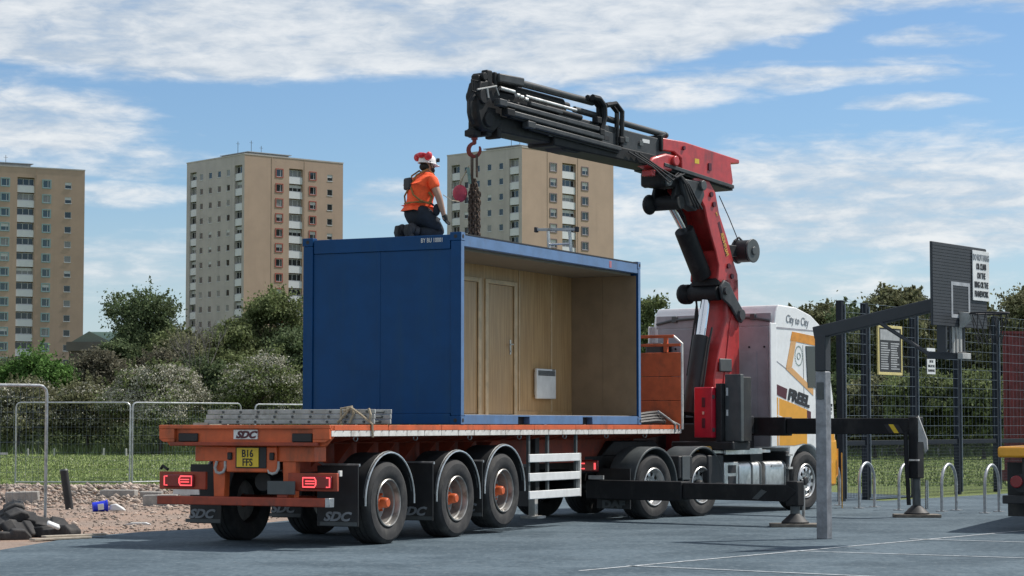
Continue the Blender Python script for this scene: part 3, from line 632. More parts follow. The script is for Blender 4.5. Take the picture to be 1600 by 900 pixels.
    q = MB(); q.tube([(3.63, .10, 3.24), (3.62, .45, 3.30), (3.62, 1.25, 3.34), (3.62, 2.05, 3.30), (3.63, 2.4, 3.24)], .022, 8); obj('roof_rail', q, M_dgrey, r)
    for y in (.42, 2.02): obj('rail_bracket', MB().box(3.60, 3.66, y-.05, y+.05, 3.26, 3.37), M_dgrey, r, bevel=.01)
    obj('side_wing', MB().box(3.50, 3.70, .0, .03, 1.10, 3.20), M_white, r, bevel=.012)
    obj('side_wing', MB().box(3.50, 3.70, 2.47, 2.5, 1.10, 3.20), M_white, r, bevel=.012)
    q = MB(); q.tube([(3.58, .98, 2.75), (3.58, .98, 3.85)], .008, 6); obj('aerial', q, M_ink, r)
    obj('air_intake', MB().box(3.25, 3.6, 2.05, 2.4, 1.9, 2.9), M_black, r, bevel=.04)
    q = MB(); q.prism([(5.36, .40), (5.75, .40), (5.80, .9), (5.76, 1.22), (5.38, 1.22), (5.36, .9)], 'y', .005, 2.495); obj('front_bumper', q, M_yellow, r, bevel=.04)
    q = MB(); q.prism([(5.60, 2.05), (5.50, 2.75), (5.55, 2.76), (5.65, 2.06)], 'y', .2, 2.3); obj('windscreen', q, M_glass, r)
    q = MB(); q.tube([(5.78, .05, .55), (5.84, .05, .60), (5.84, .05, 1.05)], .022, 6); obj('corner_tube', q, M_yellow, r)
    q = MB(); q.tube([(5.83, -.05, .0), (5.83, -.05, .98)], .012, 6); obj('marker_rod', q, M_gold, r)
make_truck()

# ------------------------------------------------------------------ loader crane
KX, KY = 3.48, 37.13
HEAD3 = math.atan2(-.7842, -.6205)
def CW(s, y, z): c, n = math.cos(HEAD3), math.sin(HEAD3); return Vector((KX + s*c - y*n, KY + s*n + y*c, z))
def make_crane():
    r = thing('loader_crane', 'red and black folding loader crane reaching over the blue cabin', 'crane', (KX, KY, 0), HEAD3)
    H = .28                                              # half width of the main members; +y is the visible side
    q = MB(); q.cyl((.1, 0, 1.55), (0, 0, 1), .36, 1.1, 24); obj('slewing_base', q, M_black, r, bevel=.02)
    q = MB(); q.box(-.5, .55, -.42, .42, 1.0, 1.5); obj('crane_base', q, M_black, r, bevel=.03)
    # column: broad at the foot, narrow at the top
    col = obj('column', MB().prism([(-.27, 2.0), (.55, 2.0), (.52, 2.25), (.40, 2.65), (.14, 3.25), (.10, 3.62), (.12, 3.95), (-.24, 3.95), (-.26, 3.3)], 'y', -.20, H), M_red, r, bevel=.02)
    obj('column_web', MB().prism([(-.20, 2.1), (.28, 2.1), (.05, 3.2), (-.18, 3.6)], 'y', H+.001, H+.016), M_red, col, bevel=.006)
    obj('column_bracket', MB().box(.05, .42, H+.017, H+.05, 2.36, 2.58), M_dgrey, col, bevel=.02)
    # lift cylinder in front of the column
    cy = obj('lift_cylinder', MB().cyl((.70, .02, 2.30), Vector((-.21, 0, .80)), .135, 1.35, 20), M_black, r, bevel=.012)
    d = Vector((-.21, 0, .80)).normalized(); top = Vector((.70, .02, 2.30)) + d*.675
    obj('lift_rod', MB().tube([top, top + d*.62], .085, 20), M_chrome, cy)
    obj('cylinder_hose', MB().tube([(.80, .18, 1.8), (.70, .20, 2.3), (.56, .19, 2.8), (.46, .2, 3.1)], .02, 6), M_black, cy)
    q = MB(); q.cyl((.34, -.04, 3.68), (0, 1, 0), .125, .62, 20); pin = obj('knuckle_pin', q, M_boom, r, bevel=.012)
    q = MB(); q.cyl((.34, -.38, 3.68), (0, 1, 0), .17, .12, 20); q.ball((.42, -.40, 3.68), .17, .1, .17); obj('pin_head', q, M_boom, pin, bevel=.01)
    q = MB(); q.prism([(.42, 3.78), (.30, 3.90), (.14, 3.86), (-.05, 3.64), (-.28, 3.42), (-.34, 3.28), (-.24, 3.19), (-.12, 3.24), (.10, 3.46), (.36, 3.58)], 'y', H+.018, H+.07); obj('lever_plate', q, M_boomg, r, bevel=.02)
    q = MB(); q.prism([(.42, 3.76), (.30, 3.88), (.10, 3.80), (.1, 3.6), (.36, 3.58)], 'y', -.34, -.25); obj('lever_plate', q, M_boom, r, bevel=.02)
    q = MB(); q.box(-.02, .40, -.24, H, 3.80, 3.93); obj('collar', q, M_boom, r, bevel=.02)
    obj('lever_pin', MB().cyl((-.18, H+.08, 3.33), (0, 1, 0), .09, .08, 16), M_boomg, r); obj('lever_pin', MB().cyl((.28, H+.08, 3.72), (0, 1, 0), .07, .08, 16), M_boomg, r)
    # inner boom: two side plates with a hollow front
    prof = [(.40, 3.90), (.36, 4.15), (.46, 4.40), (.58, 4.62), (.70, 4.88), (.78, 5.10), (.90, 5.22), (1.12, 5.36), (1.12, 5.56), (.70, 5.60), (.45, 5.36), (.34, 5.02), (.10, 4.62), (-.08, 4.26), (-.22, 4.02), (-.24, 3.82), (-.1, 3.70), (.2, 3.75)]
    ib = obj('inner_boom', MB().prism(prof, 'y', H-.04, H), M_red, r, bevel=.012)
    obj('boom_side', MB().prism(prof, 'y', -H, -H+.04), M_red, ib, bevel=.012)
    back = [(-.20, 4.02), (-.06, 4.26), (.12, 4.62), (.36, 5.02), (.47, 5.36), (.72, 5.58), (.76, 5.50), (.56, 5.30), (.46, 5.00), (.22, 4.58), (.06, 4.22), (-.08, 3.95)]
    obj('boom_back', MB().prism(back, 'y', -H+.041, H-.041), M_red, ib)
    obj('front_plate', MB().prism([(.36, 3.92), (.33, 4.15), (.40, 4.36), (.36, 4.40), (.27, 4.15), (.29, 3.92)], 'y', -H+.041, H-.041), M_red, ib)
    q = MB(); q.tube([(.38, .3, 4.26), (.38, .3, 4.27)], .01, 6)
    u = Vector((.42, 0, .90)).normalized(); w_ = Vector((.90, 0, -.42)).normalized()
    nm = obj('gold_band', MB().prism([(.09, 4.34), (.155, 4.31), (.40, 4.86), (.335, 4.89)], 'y', H+.001, H+.003), M_maroon, ib)
    text('lettering', 'PALFINGER', .115, (.135, H+.004, 4.305), u, -w_, M_gold, nm, sx=.72, bold=.004)
    text('lettering', 'PK', .07, (.44, H+.004, 4.96), u, -w_, M_gold, nm, sx=.9)
    q = MB()
    for s, z in ((.60, 5.32), (-.02, 3.98), (.08, 4.15), (.52, 5.16), (.2, 3.86)): q.cyl((s, H+.012, z), (0, 1, 0), .045, .03, 12)
    obj('boom_pin', q, M_maroon, ib)
    # second cylinder, hidden partly in the inner boom
    d2 = Vector((.95, 0, 1.10)).normalized(); a0 = Vector((.42, -.02, 3.98)); kc = obj('fold_cylinder', MB().cyl(a0 + Vector((.27, 0, .36)), Vector((.54, 0, .74)), .165, .93, 20), M_boom, r, bevel=.012)
    e = a0 + Vector((.27, 0, .36)) + Vector((.54, 0, .74)).normalized()*.465
    obj('fold_rod', MB().tube([e, (1.36, -.02, 5.10)], .062, 16), M_chrome, kc)
    # elbow: links, castings
    lk = obj('elbow_link', MB().cyl((1.50, 0, 5.12), (0, 1, 0), .12, .58, 20), M_boom, r, bevel=.015)
    q = MB(); q.ball((1.62, -.26, 5.10), .16, .10, .17, 14, 10); obj('link_knob', q, M_boom, lk)
    for y in (-.24, .16):
        q = MB(); q.prism([(1.42, 5.02), (1.60, 5.06), (1.62, 5.22), (1.50, 5.50), (1.36, 5.52), (1.30, 5.30)], 'y', y, y+.07); obj('link_plate', q, M_boom, lk, bevel=.015)
        q = MB(); q.prism([(1.50, 5.00), (1.55, 5.18), (1.10, 5.44), (.86, 5.42), (.88, 5.26), (1.15, 5.12)], 'y', y-.075, y-.005); obj('link_plate', q, M_boom, lk, bevel=.015)
    q = MB(); q.prism([(1.05, 5.00), (1.32, 5.08), (1.42, 5.30), (1.50, 5.52), (.86, 5.52), (.80, 5.28), (.92, 5.12)], 'y', .10, H+.02); obj('elbow_casting', q, M_boomg, r, bevel=.03)
    q = MB(); q.box(1.40, 1.95, -.22, .22, 5.36, 5.60); obj('pivot_block', q, M_boom, r, bevel=.04)
    q = MB(); q.cyl((.92, 0, 5.44), (0, 1, 0), .085, .72, 18); q.cyl((1.78, 0, 5.46), (0, 1, 0), .10, .5, 18); obj('elbow_pin', q, M_dgrey, r, bevel=.01)
    for k in range(3): obj('elbow_hose', MB().tube([(.9+.1*k, .3, 5.05), (1.15+.08*k, .36, 5.18), (1.35+.05*k, .34, 5.42), (1.6, .31, 5.58)], .018, 6), M_black, r)
    # red rear housing of the outer boom
    hs = [(2.02, 5.92), (2.0, 6.13), (1.36, 6.13), (-.30, 5.99), (-.30, 5.92), (-.03, 5.90), (-.10, 5.60), (-.06, 5.50), (1.46, 5.63), (1.47, 5.84), (1.68, 5.93)]
    ho = obj('boom_housing', MB().prism(hs, 'y', -H, H), M_red, r, bevel=.018)
    q = MB(); q.prism([(2.02, 5.66), (1.40, 5.60), (-.06, 5.47), (-.06, 5.53), (1.40, 5.665), (2.02, 5.72)], 'y', H+.001, H+.045); obj('housing_rail', q, M_boomg, ho, bevel=.008)
    q = MB(); q.prism([(2.0, 5.62), (.2, 5.46), (-.08, 5.44), (-.08, 5.50), (.2, 5.53), (2.0, 5.69)], 'y', -H-.02, H-.001); obj('housing_sole', q, M_boom, ho)
    q = MB(); q.prism([(2.46, 5.64), (2.32, 5.78), (1.94, 5.88), (1.66, 5.87), (1.58, 5.74), (1.80, 5.60), (2.16, 5.57)], 'y', .05, H+.03); obj('red_bearing', q, M_red, r, bevel=.035)
    obj('bearing_cap', MB().cyl((1.74, H+.03, 5.77), (0, 1, 0), .085, .12, 16), M_red, r, bevel=.015); obj('bearing_lug', MB().box(2.25, 2.36, .1, .3, 5.48, 5.58), M_red, r, bevel=.015)
    q = MB(); q.cyl((1.42, 0, 6.02), (0, 1, 0), .035, .62, 12); q.box(.60, .68, H, H+.02, 5.72, 5.84); obj('housing_stud', q, M_maroon, ho)
    obj('housing_collar', MB().prism([(2.03, 5.90), (2.08, 5.92), (2.08, 6.16), (1.98, 6.19), (1.98, 6.13), (2.03, 6.12)], 'y', -H-.02, H+.02), M_boom, ho, bevel=.01)
    # outer boom: nested telescopic boxes
    def seg(name, s0, s1, zb0, zb1, zt0, zt1, hy, m, bev=.02): return obj(name, MB().prism([(s0, zb0), (s1, zb1), (s1, zt1), (s0, zt0)], 'y', -hy, hy), m, r, bevel=bev)
    seg('outer_boom', 1.72, 4.78, 5.66, 5.73, 6.10, 6.24, .25, M_boomg)
    seg('boom_lower_shell', 2.05, 4.9, 5.63, 5.715, 5.83, 5.93, .262, M_boom)
    seg('boom_section', 3.62, 6.20, 5.72, 5.80, 6.18, 6.32, .19, M_boom)
    seg('boom_section', 4.6, 6.40, 5.775, 5.83, 6.30, 6.40, .14, M_boom)
    q = MB(); q.prism([(4.1, 5.70), (4.75, 5.73), (4.6, 5.67), (4.30, 5.655)], 'y', -.1, .22); obj('boom_skid', q, M_boom, r, bevel=.01)
    # long side rails (extension cylinders) and top pipes
    for k, (a, b, hgt, y) in enumerate((((6.32, 6.21), (3.83, 6.075), .075, .30), ((6.15, 6.085), (3.72, 5.95), .080, .31), ((5.64, 5.955), (3.25, 5.82), .075, .30))):
        rl = obj('extension_cylinder', MB().beam((a[0], y, a[1]), (b[0], y, b[1]), .09, hgt), M_boomg, r, bevel=.016)
        obj('cylinder_head', MB().beam((a[0]+.03, y, a[1]), (a[0]-.16, y, a[1]-.009), .12, hgt+.03), M_boom if k == 1 else M_boomg, rl, bevel=.014)
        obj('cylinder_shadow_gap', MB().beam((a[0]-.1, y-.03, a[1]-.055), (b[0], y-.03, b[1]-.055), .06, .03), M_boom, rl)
    obj('extension_cylinder', MB().beam((5.55, .28, 6.28), (4.75, .28, 6.235), .08, .06), M_boomg, r, bevel=.012)
    obj('valve_box', MB().beam((6.21, .14, 6.60), (5.60, .14, 6.60), .2, .13), M_boomg, r, bevel=.02)
    obj('valve_box', MB().beam((6.15, -.14, 6.58), (5.30, -.14, 6.56), .2, .13), M_boom, r, bevel=.02)
    obj('top_pipe', MB().tube([(5.66, .14, 6.60), (3.75, .14, 6.52)], .055, 14), M_boomg, r)
    obj('top_pipe', MB().tube([(6.0, .02, 6.50), (4.42, .02, 6.43)], .085, 14), M_boom, r)
    obj('top_pipe', MB().tube([(5.9, -.16, 6.53), (4.0, -.16, 6.46)], .055, 12), M_boom, r)
    obj('silver_pipe', MB().tube([(5.56, .22, 6.395), (4.29, .22, 6.325)], .026, 10), M_alu, r)
    obj('silver_pipe', MB().tube([(6.20, .24, 6.44), (5.86, .24, 6.42)], .03, 10), M_alu, r)
    for s, z in ((5.78, 6.38), (5.69, 6.365), (5.58, 6.34)): obj('hose_coupling', MB().cyl((s, .24, z), (1, 0, 0), .032, .07, 10), M_alu, r)
    obj('dark_pipe', MB().tube([(5.09, .24, 6.27), (4.20, .24, 6.22)], .045, 10), M_boom, r)
    obj('boom_spine', MB().beam((6.1, 0, 6.34), (4.45, 0, 6.285), .3, .12), M_boom, r)
    obj('hose_tube', MB().tube([(4.26, .16, 6.35), (3.4, .16, 6.30), (1.74, .16, 6.205)], .05, 12), M_boomg, r)
    obj('tube_end', MB().tube([(1.80, .16, 6.208), (1.71, .16, 6.203)], [.056, .03], 12), M_boom, r)
    for k, pts in enumerate((((3.97, 6.56), (3.80, 6.555), (3.66, 6.46), (3.65, 6.28), (3.72, 6.12), (3.79, 6.0)), ((3.62, 6.47), (3.36, 6.53), (3.19, 6.42), (3.20, 6.10), (3.23, 5.86)))):
        for y in ((.30, .20) if k == 0 else (.31, .21)):
            obj('hose_loop', MB().tube([(s, y, z) for s, z in pts], .05 if k == 0 else .04, 8), M_boom, r)
    obj('hose_loop', MB().tube([(3.34, .3, 6.38), (3.30, .3, 6.15), (3.30, .3, 5.9)], .022, 8), M_black, r)
    for s, z in ((3.86, 6.2), (3.78, 6.02), (3.25, 5.95)): obj('hose_clamp', MB().box(s-.06, s+.06, .25, .36, z-.04, z+.06), M_boom, r, bevel=.012)
    obj('hose_plate', MB().prism([(3.72, 5.88), (3.30, 5.86), (3.30, 6.06), (3.72, 6.09)], 'y', .2525, .275), M_boomg, r, bevel=.01)
    obj('plate_slot', MB().box(3.50, 3.62, .2755, .28, 5.93, 6.0), M_ink, r)
    # head of the boom
    tip = obj('boom_head', MB().prism([(6.30, 5.77), (6.52, 5.79), (6.60, 5.86), (6.66, 6.05), (6.66, 6.34), (6.60, 6.50), (6.40, 6.55), (6.15, 6.45), (6.10, 5.90)], 'y', -.03, .20), M_boom, r, bevel=.03)
    q = MB(); q.box(6.32, 6.45, .08, .2, 6.42, 6.69); q.box(6.20, 6.27, .1, .2, 6.45, 6.68); q.box(6.52, 6.61, .02, .16, 6.45, 6.60); obj('head_block', q, M_boom, tip, bevel=.02)
    q = MB(); q.cyl((6.50, .10, 6.58), (0, 1, 0), .06, .22, 14); q.cyl((6.55, .10, 6.28), (0, 1, 0), .11, .28, 18); q.cyl((6.42, .10, 5.95), (0, 1, 0), .11, .27, 18); obj('head_pulley', q, M_boom, tip, bevel=.01)
    q = MB(); q.tube([(6.62, .16, 6.50), (6.76, .16, 6.50), (6.77, .16, 6.34), (6.64, .16, 6.33)], .014, 6); q.tube([(6.70, .16, 6.50), (6.71, .16, 6.33)], .012, 6); obj('lifting_eye', q, M_boom, tip)
    q = MB(); q.tube([(6.66, .14, 6.30), (6.77, .14, 6.18), (6.78, .14, 5.98), (6.66, .10, 5.88)], .035, 8); obj('head_hose', q, M_boom, tip)
    q = MB(); q.tube([(6.70, .22, 6.36), (6.45, .24, 6.42), (6.28, .24, 6.46)], .014, 6); q.tube([(6.50, .24, 6.40), (6.47, .24, 6.26)], .02, 6); q.tube([(6.30, .24, 6.46), (6.22, .24, 6.33)], .012, 6); obj('bent_bracket', q, M_alud, tip)
    q = MB(); q.box(6.10, 6.20, -.05, .2, 5.70, 5.86); q.box(6.46, 6.62, -.1, .1, 5.70, 5.80); q.box(6.28, 6.40, -.12, .16, 5.72, 5.80); obj('head_lug', q, M_boom, tip, bevel=.02)
    # hook under the head
    q = MB(); q.box(6.44, 6.58, -.06, .06, 5.70, 5.93); q.cyl((6.53, 0, 5.76), (0, 1, 0), .075, .16, 16); hk = obj('hook_block', q, M_boom, r, bevel=.02)
    q = MB(); q.tube([(6.50, 0, 5.72), (6.50, 0, 5.66), (6.50, 0, 5.655), (6.50, 0, 5.60)], [.05, .05, .032, .032], 10); obj('hook_swivel', q, mat('dull_red_iron', (.20, .03, .025), .55, .2, var=.3), hk)
    pts = [(6.50, 5.61)] + [(6.50 + .088*math.sin(a), 5.51 + .098*math.cos(a)) for a in [rad(10 + 290*k/14) for k in range(15)]]
    q = MB(); q.tube([(s, (s-6.5)*-.9*0, z) for s, z in pts], [.03] + [.027]*10 + [.025, .022, .02, .016, .011], 8)
    q.v = [(6.50 + (x-6.50)*.45, y - (x-6.50)*.9, z) for x, y, z in q.v]
    obj('hook', q, MATS['dull_red_iron'], hk)
    # hose reel at the back of the inner boom
    rl = obj('hose_reel', MB().cyl((-.42, .30, 4.43), (0, 1, 0), .19, .26, 24), M_black, r, bevel=.02)
    q = MB(); q.cyl((-.42, .46, 4.43), (0, 1, 0), .205, .03, 24); q.cyl((-.42, .15, 4.43), (0, 1, 0), .21, .03, 24); q.cyl((-.42, .48, 4.43), (0, 1, 0), .07, .04, 16); obj('reel_flange', q, M_dgrey, rl, bevel=.01)
    q = MB(); q.box(-.30, .0, .1, .24, 4.33, 4.52); obj('reel_bracket', q, M_black, rl, bevel=.01)
    q = MB(); q.tube([(-.56, .18, 4.60), (-.42, .18, 4.67), (-.27, .18, 4.60)], .018, 6); obj('reel_handle', q, M_black, rl)
    obj('hose', MB().tube([(-.33, .22, 4.62), (.0, .25, 4.98), (.33, .27, 5.32)], .009, 6), M_black, r)
    for k in range(3):                                   # hoses along the mast and round the elbow
        obj('hose', MB().tube([(.52+.05*k, -.10-.05*k, 2.3), (.30+.04*k, -.16-.04*k, 3.0), (.26, -.24, 3.5), (.30+.03*k, -.26, 4.0), (.50+.03*k, -.22+.03*k, 4.5), (.78, -.2+.04*k, 4.95), (1.0, -.22+.04*k, 5.2)], .018, 6), M_black, r)
        obj('hose', MB().tube([(1.40+.1*k, .30, 5.60), (1.75+.1*k, .36, 5.50-.05*k), (2.2+.1*k, .34, 5.62), (2.7+.15*k, .30, 5.80)], .014, 6), M_black, r)
    for s, z in ((2.6, 5.98), (3.0, 6.0), (3.45, 5.80), (4.3, 5.85), (5.0, 5.88)):
        obj('bolt_plate', MB().box(s-.05, s+.05, .2625, .272, z-.04, z+.04), M_dgrey, r, bevel=.004)
    obj('warning_label', MB().box(2.35, 2.55, .2505, .2535, 6.0, 6.06), M_signw, r); obj('warning_label', MB().box(.95, 1.08, .2805, .283, 5.80, 5.88), M_plate, r)
    return r
make_crane()
def make_stabilisers():
    r = bpy.data.objects['loader_crane']
    inv = Matrix.Translation((KX, KY, 0)) @ Matrix.Rotation(HEAD3, 4, 'Z'); inv.invert()
    trf = inv @ Matrix.Translation((RX, RY, 0)) @ Matrix.Rotation(HEAD2, 4, 'Z')     # tractor frame -> crane frame
    def ob(name, q, m, parent=None, bevel=.01):
        q.v = [tuple(trf @ Vector(p)) for p in q.v]; return obj(name, q, m, parent or r, bevel=bevel)
    # front pair: high box beam; rear pair: low box beam
    M_pad = mat('timber_pad', (.17, .15, .125), .85, var=.3, scale=8)
    for s0, s1, z0, z1, ycase, yend, leg0, leg1 in ((3.02, 3.26, 1.29, 1.60, -.55, -2.80, .0, 0), (-1.02, -.76, .335, .625, -1.13, -2.86, 0, 0)):
        hi = z0 > 1
        cs = ob('beam_case', MB().box(s0, s1, ycase, 2.3 if hi else .62, z0, z1), M_boom, None, .015)
        bm_ = ob('stabiliser_beam', MB().box(s0+.03, s1-.03, yend, ycase-.002, z0+.03, z1-.02), M_boom, None, .015)
        sc = (s0+s1)/2
        if hi:
            lg = ob('stabiliser_leg', MB().box(sc-.12, sc+.12, yend-.16, yend-.002, .62, 1.60), M_boom, None, .02)
            ob('leg_tube', MB().cyl((sc, yend-.08, .38), (0, 0, 1), .065, .5, 14), M_dgrey, lg, 0)
            ob('leg_rod', MB().cyl((sc+.12, yend-.20, .36), (0, 0, 1), .03, .46, 10), M_chrome, lg, 0)
            ob('leg_hose', MB().tube([(sc-.16, yend+.02, 1.35), (sc-.17, yend+.0, .8), (sc-.15, yend-.02, .20)], .035, 8), M_boom, lg, 0)
            q = MB(); q.prism([(yend-.17, 1.62), (yend-.24, 1.45), (yend-.32, 1.25), (yend-.33, 1.08), (yend-.28, 1.02), (yend-.26, 1.2), (yend-.17, 1.2)], 'x', sc-.10, sc-.07); ob('leg_bracket', q, M_alud, lg, .004)
            ob('leg_latch', MB().box(sc-.15, sc-.121, yend-.20, yend-.03, .90, .925), M_tape, lg, 0)
            hz = bm_
            for k, m_ in enumerate((M_ink, M_plate, M_ink)):
                q = MB(); q.prism([(yend+.34-k*.085, z0+.05), (yend+.255-k*.085, z0+.05), (yend+.355-k*.085, z0+.19), (yend+.44-k*.085, z0+.19)], 'x', s0+.024, s0+.0295); ob('hazard_stripe', q, m_, hz, 0)
        else:
            q = MB(); q.prism([(yend+.12, .03+z0), (yend-.06, z0+.03), (yend-.22, z0+.17), (yend-.22, z1-.1), (yend-.06, z1-.02), (yend+.12, z1-.02)], 'x', s0+.02, s1-.02); hd = ob('beam_head', q, M_boom, None, .012)
            lg = ob('stabiliser_leg', MB().box(sc-.10, sc+.10, yend-.24, yend-.04, .30, .66), M_boom, None, .02)
            ob('leg_tube', MB().cyl((sc, yend-.14, .24), (0, 0, 1), .07, .36, 14), M_dgrey, lg, 0)
            ob('leg_rod', MB().cyl((sc+.14, yend-.20, .34), (0, 0, 1), .022, .5, 8), M_alud, lg, 0)
            for k, m_ in enumerate((M_dgrey,)):
                q = MB(); q.prism([(yend+.52, z0+.06), (yend+.42, z0+.05), (yend+.27, z0+.17), (yend+.36, z0+.20)], 'x', s0+.024, s0+.0295); ob('hazard_stripe', q, m_, bm_, 0)
        yl = yend - (.08 if hi else .14)
        q = MB(); q.lathe([(.05, .20), (.075, .19), (.17, .10), (.20, .075), (.20, .055), (.0, .055)], (sc, yl, 0), 16, closed=False, axis='z'); ob('foot', q, M_black, lg, 0)
        lab = 'timber pad under the tall stabiliser leg in front of the mesh fence' if hi else 'timber pad under the short stabiliser leg beside the basketball post'
        p = tuple(KW(sc, yl, 0)); o = obj('timber_block', MB().box(-.36, .36, -.22, .22, .006, .052), M_pad, None, loc=p, rot=(0, 0, rad(-3)), bevel=.006)
        tag(o, lab, 'timber block', 'timber blocks under the stabilisers')
    # cabinets beside the column
    c = ob('toolbox', MB().box(1.90, 2.22, .17, .52, 1.26, 2.09), M_red2, None, .02)
    for z in (1.42, 1.76): ob('toolbox_handle', MB().box(1.888, 1.8985, .30, .36, z, z+.16), M_maroon, c, .004)
    ob('toolbox_latch', MB().box(1.885, 1.8985, .315, .35, 1.64, 1.69), M_alu, c, .003)
    for z in (1.36, 1.9): ob('toolbox_hinge', MB().box(1.91, 1.97, .155, .1685, z, z+.06), M_dgrey, c, 0)
    p = ob('control_panel', MB().box(2.10, 2.20, -.262, .046, 1.20, 2.30), M_dgrey, None, .012)
    for a, b in ((1.95, 2.08), (1.62, 1.72)): ob('panel_sticker', MB().box(2.092, 2.0995, -.02, .015, a, b), M_signw, p, 0)
    ob('control_side', MB().box(2.205, 2.46, -.25, .04, 1.20, 2.26), M_black, None, .015)
    ob('hose_bundle', MB().box(2.0, 2.25, .05, .16, 1.2, 2.15), M_black, None, .01)
    y = ob('warning_box', MB().box(2.86, 2.98, .02, .17, 1.33, 1.62), M_black, None, .01)
    ob('warning_plate', MB().box(2.85, 2.8595, .03, .16, 1.36, 1.58), M_plate, y, 0)
    ob('crane_plinth', MB().box(1.95, 2.5, -.2, 1.0, 1.06, 1.2), M_black, None, .02)
    t = ob('oil_tank', MB().box(2.30, 3.2, 1.5, 2.3, 1.06, 2.0), M_black, None, .04)
    m2 = ob('crane_foot', MB().box(2.55, 3.3, .3, 1.7, .985, 1.45), mat('dark_red_frame', (.12, .015, .018), .6), None, .02)
make_stabilisers()

# ------------------------------------------------------------------ loads and small things on the trailer
def make_ladder_stack():
    lab = 'stack of weathered aluminium ladders lying across the rear of the trailer deck'
    r = thing('extension_ladder', lab, 'ladder', TW(-2.30, 0, DK), HEAD)
    for k in range(3):
        z = .012 + k*.062; off = .03*k
        for t in (0, .40):
            st = MB(); st.box(t-.016+off*.3, t+.016+off*.3, -.02-off*0, 2.46 - off*.6, z, z+.056); obj('stile', st, M_alud, r, bevel=.006)
        rg = MB(); rg.cyl((.2, 0, 0), (1, 0, 0), .016, .46, 8); me = rg.mesh('rung', M_dgrey)
        for j in range(9): link('rung', me, r, (off*.3, .12 + j*.262 - off*.55, z+.028))
    q = MB(); q.box(-.03, .45, 2.40, 2.62, .0, .03); obj('batten', q, M_wood, r)
make_ladder_stack()
def rope_thing(name, label, cat, groups, m, rr=.014):
    o = thing(name, label, cat, TW(0, 0, 0), HEAD)
    for g in groups: obj('strand', MB().tube(g, rr, 6), m, o)
    return o
rope_thing('lashing_rope', 'tan strap knotted round the ladder stack ends and over the trailer edge', 'strap',
    [[(-2.36, .42, DK+.01), (-2.36, .42, DK+.20), (-2.30, .30, DK+.225), (-2.33, .26, DK+.14), (-2.36, .30, DK+.02)], [(-2.36, .38, DK+.17), (-2.38, .26, DK+.21), (-2.37, .14, DK+.13), (-2.35, .05, DK+.06), (-2.34, -.012, DK+.01), (-2.33, -.012, DK-.15)],
     [(-2.37, .46, DK+.03), (-2.38, .38, DK+.10), (-2.37, .30, DK+.19), (-2.3, .38, DK+.21)], [(-2.34, .04, DK+.20), (-2.36, .0, DK+.12), (-2.35, .02, DK+.04)]], M_rope, .016)
rope_thing('load_strap', 'dark lashing straps bundled on the deck between cabin and orange headboard', 'strap',
    [[(6.55, .25+.05*k, DK+.03+.035*k), (6.9, .10+.05*k, DK+.06+.04*k), (7.3, .12+.04*k, DK+.05+.05*k), (7.6, .25, DK+.04+.03*k)] for k in range(4)], M_black, .035)
rope_thing('lashing_chain', 'grey strap hanging over the trailer side by the orange headboard', 'strap',
    [[(7.1, .14, DK+.22), (7.3, .04, DK+.10), (7.45, -.015, DK+.01), (7.45, -.015, DK-.12)], [(7.15, .16, DK+.2), (7.5, .05, DK+.05), (7.62, -.015, DK), (7.62, -.015, DK-.1)]], M_alud, .016)
def make_leaning_ladder():
    r = thing('access_ladder', 'silver ladder with spreader bar rising above the far end of the cabin roof', 'ladder', TW(6.20, 1.28, DK), HEAD)
    for y in (0, .38):
        obj('stile', MB().beam((.55, y, .0), (-.02, y, 3.12), .03, .065), M_alu, r, bevel=.004)
    me = MB().cyl((0, .19, 0), (0, 1, 0), .016, .36, 8).mesh('rung', M_alu)
    for k in range(11): z = .25 + k*.265; link('rung', me, r, (.55 - .57*z/3.12, 0, z))
    q = MB(); q.beam((-.06, -.13, 3.12), (-.06, .55, 3.14), .05, .045); b = obj('spreader_bar', q, M_alud, r, bevel=.006)
    for y, z in ((-.15, 3.12), (.57, 3.14)): obj('end_cap', MB().box(-.10, -.02, y-.025, y+.025, z-.045, z+.04), M_ink, b, bevel=.01)
make_leaning_ladder()
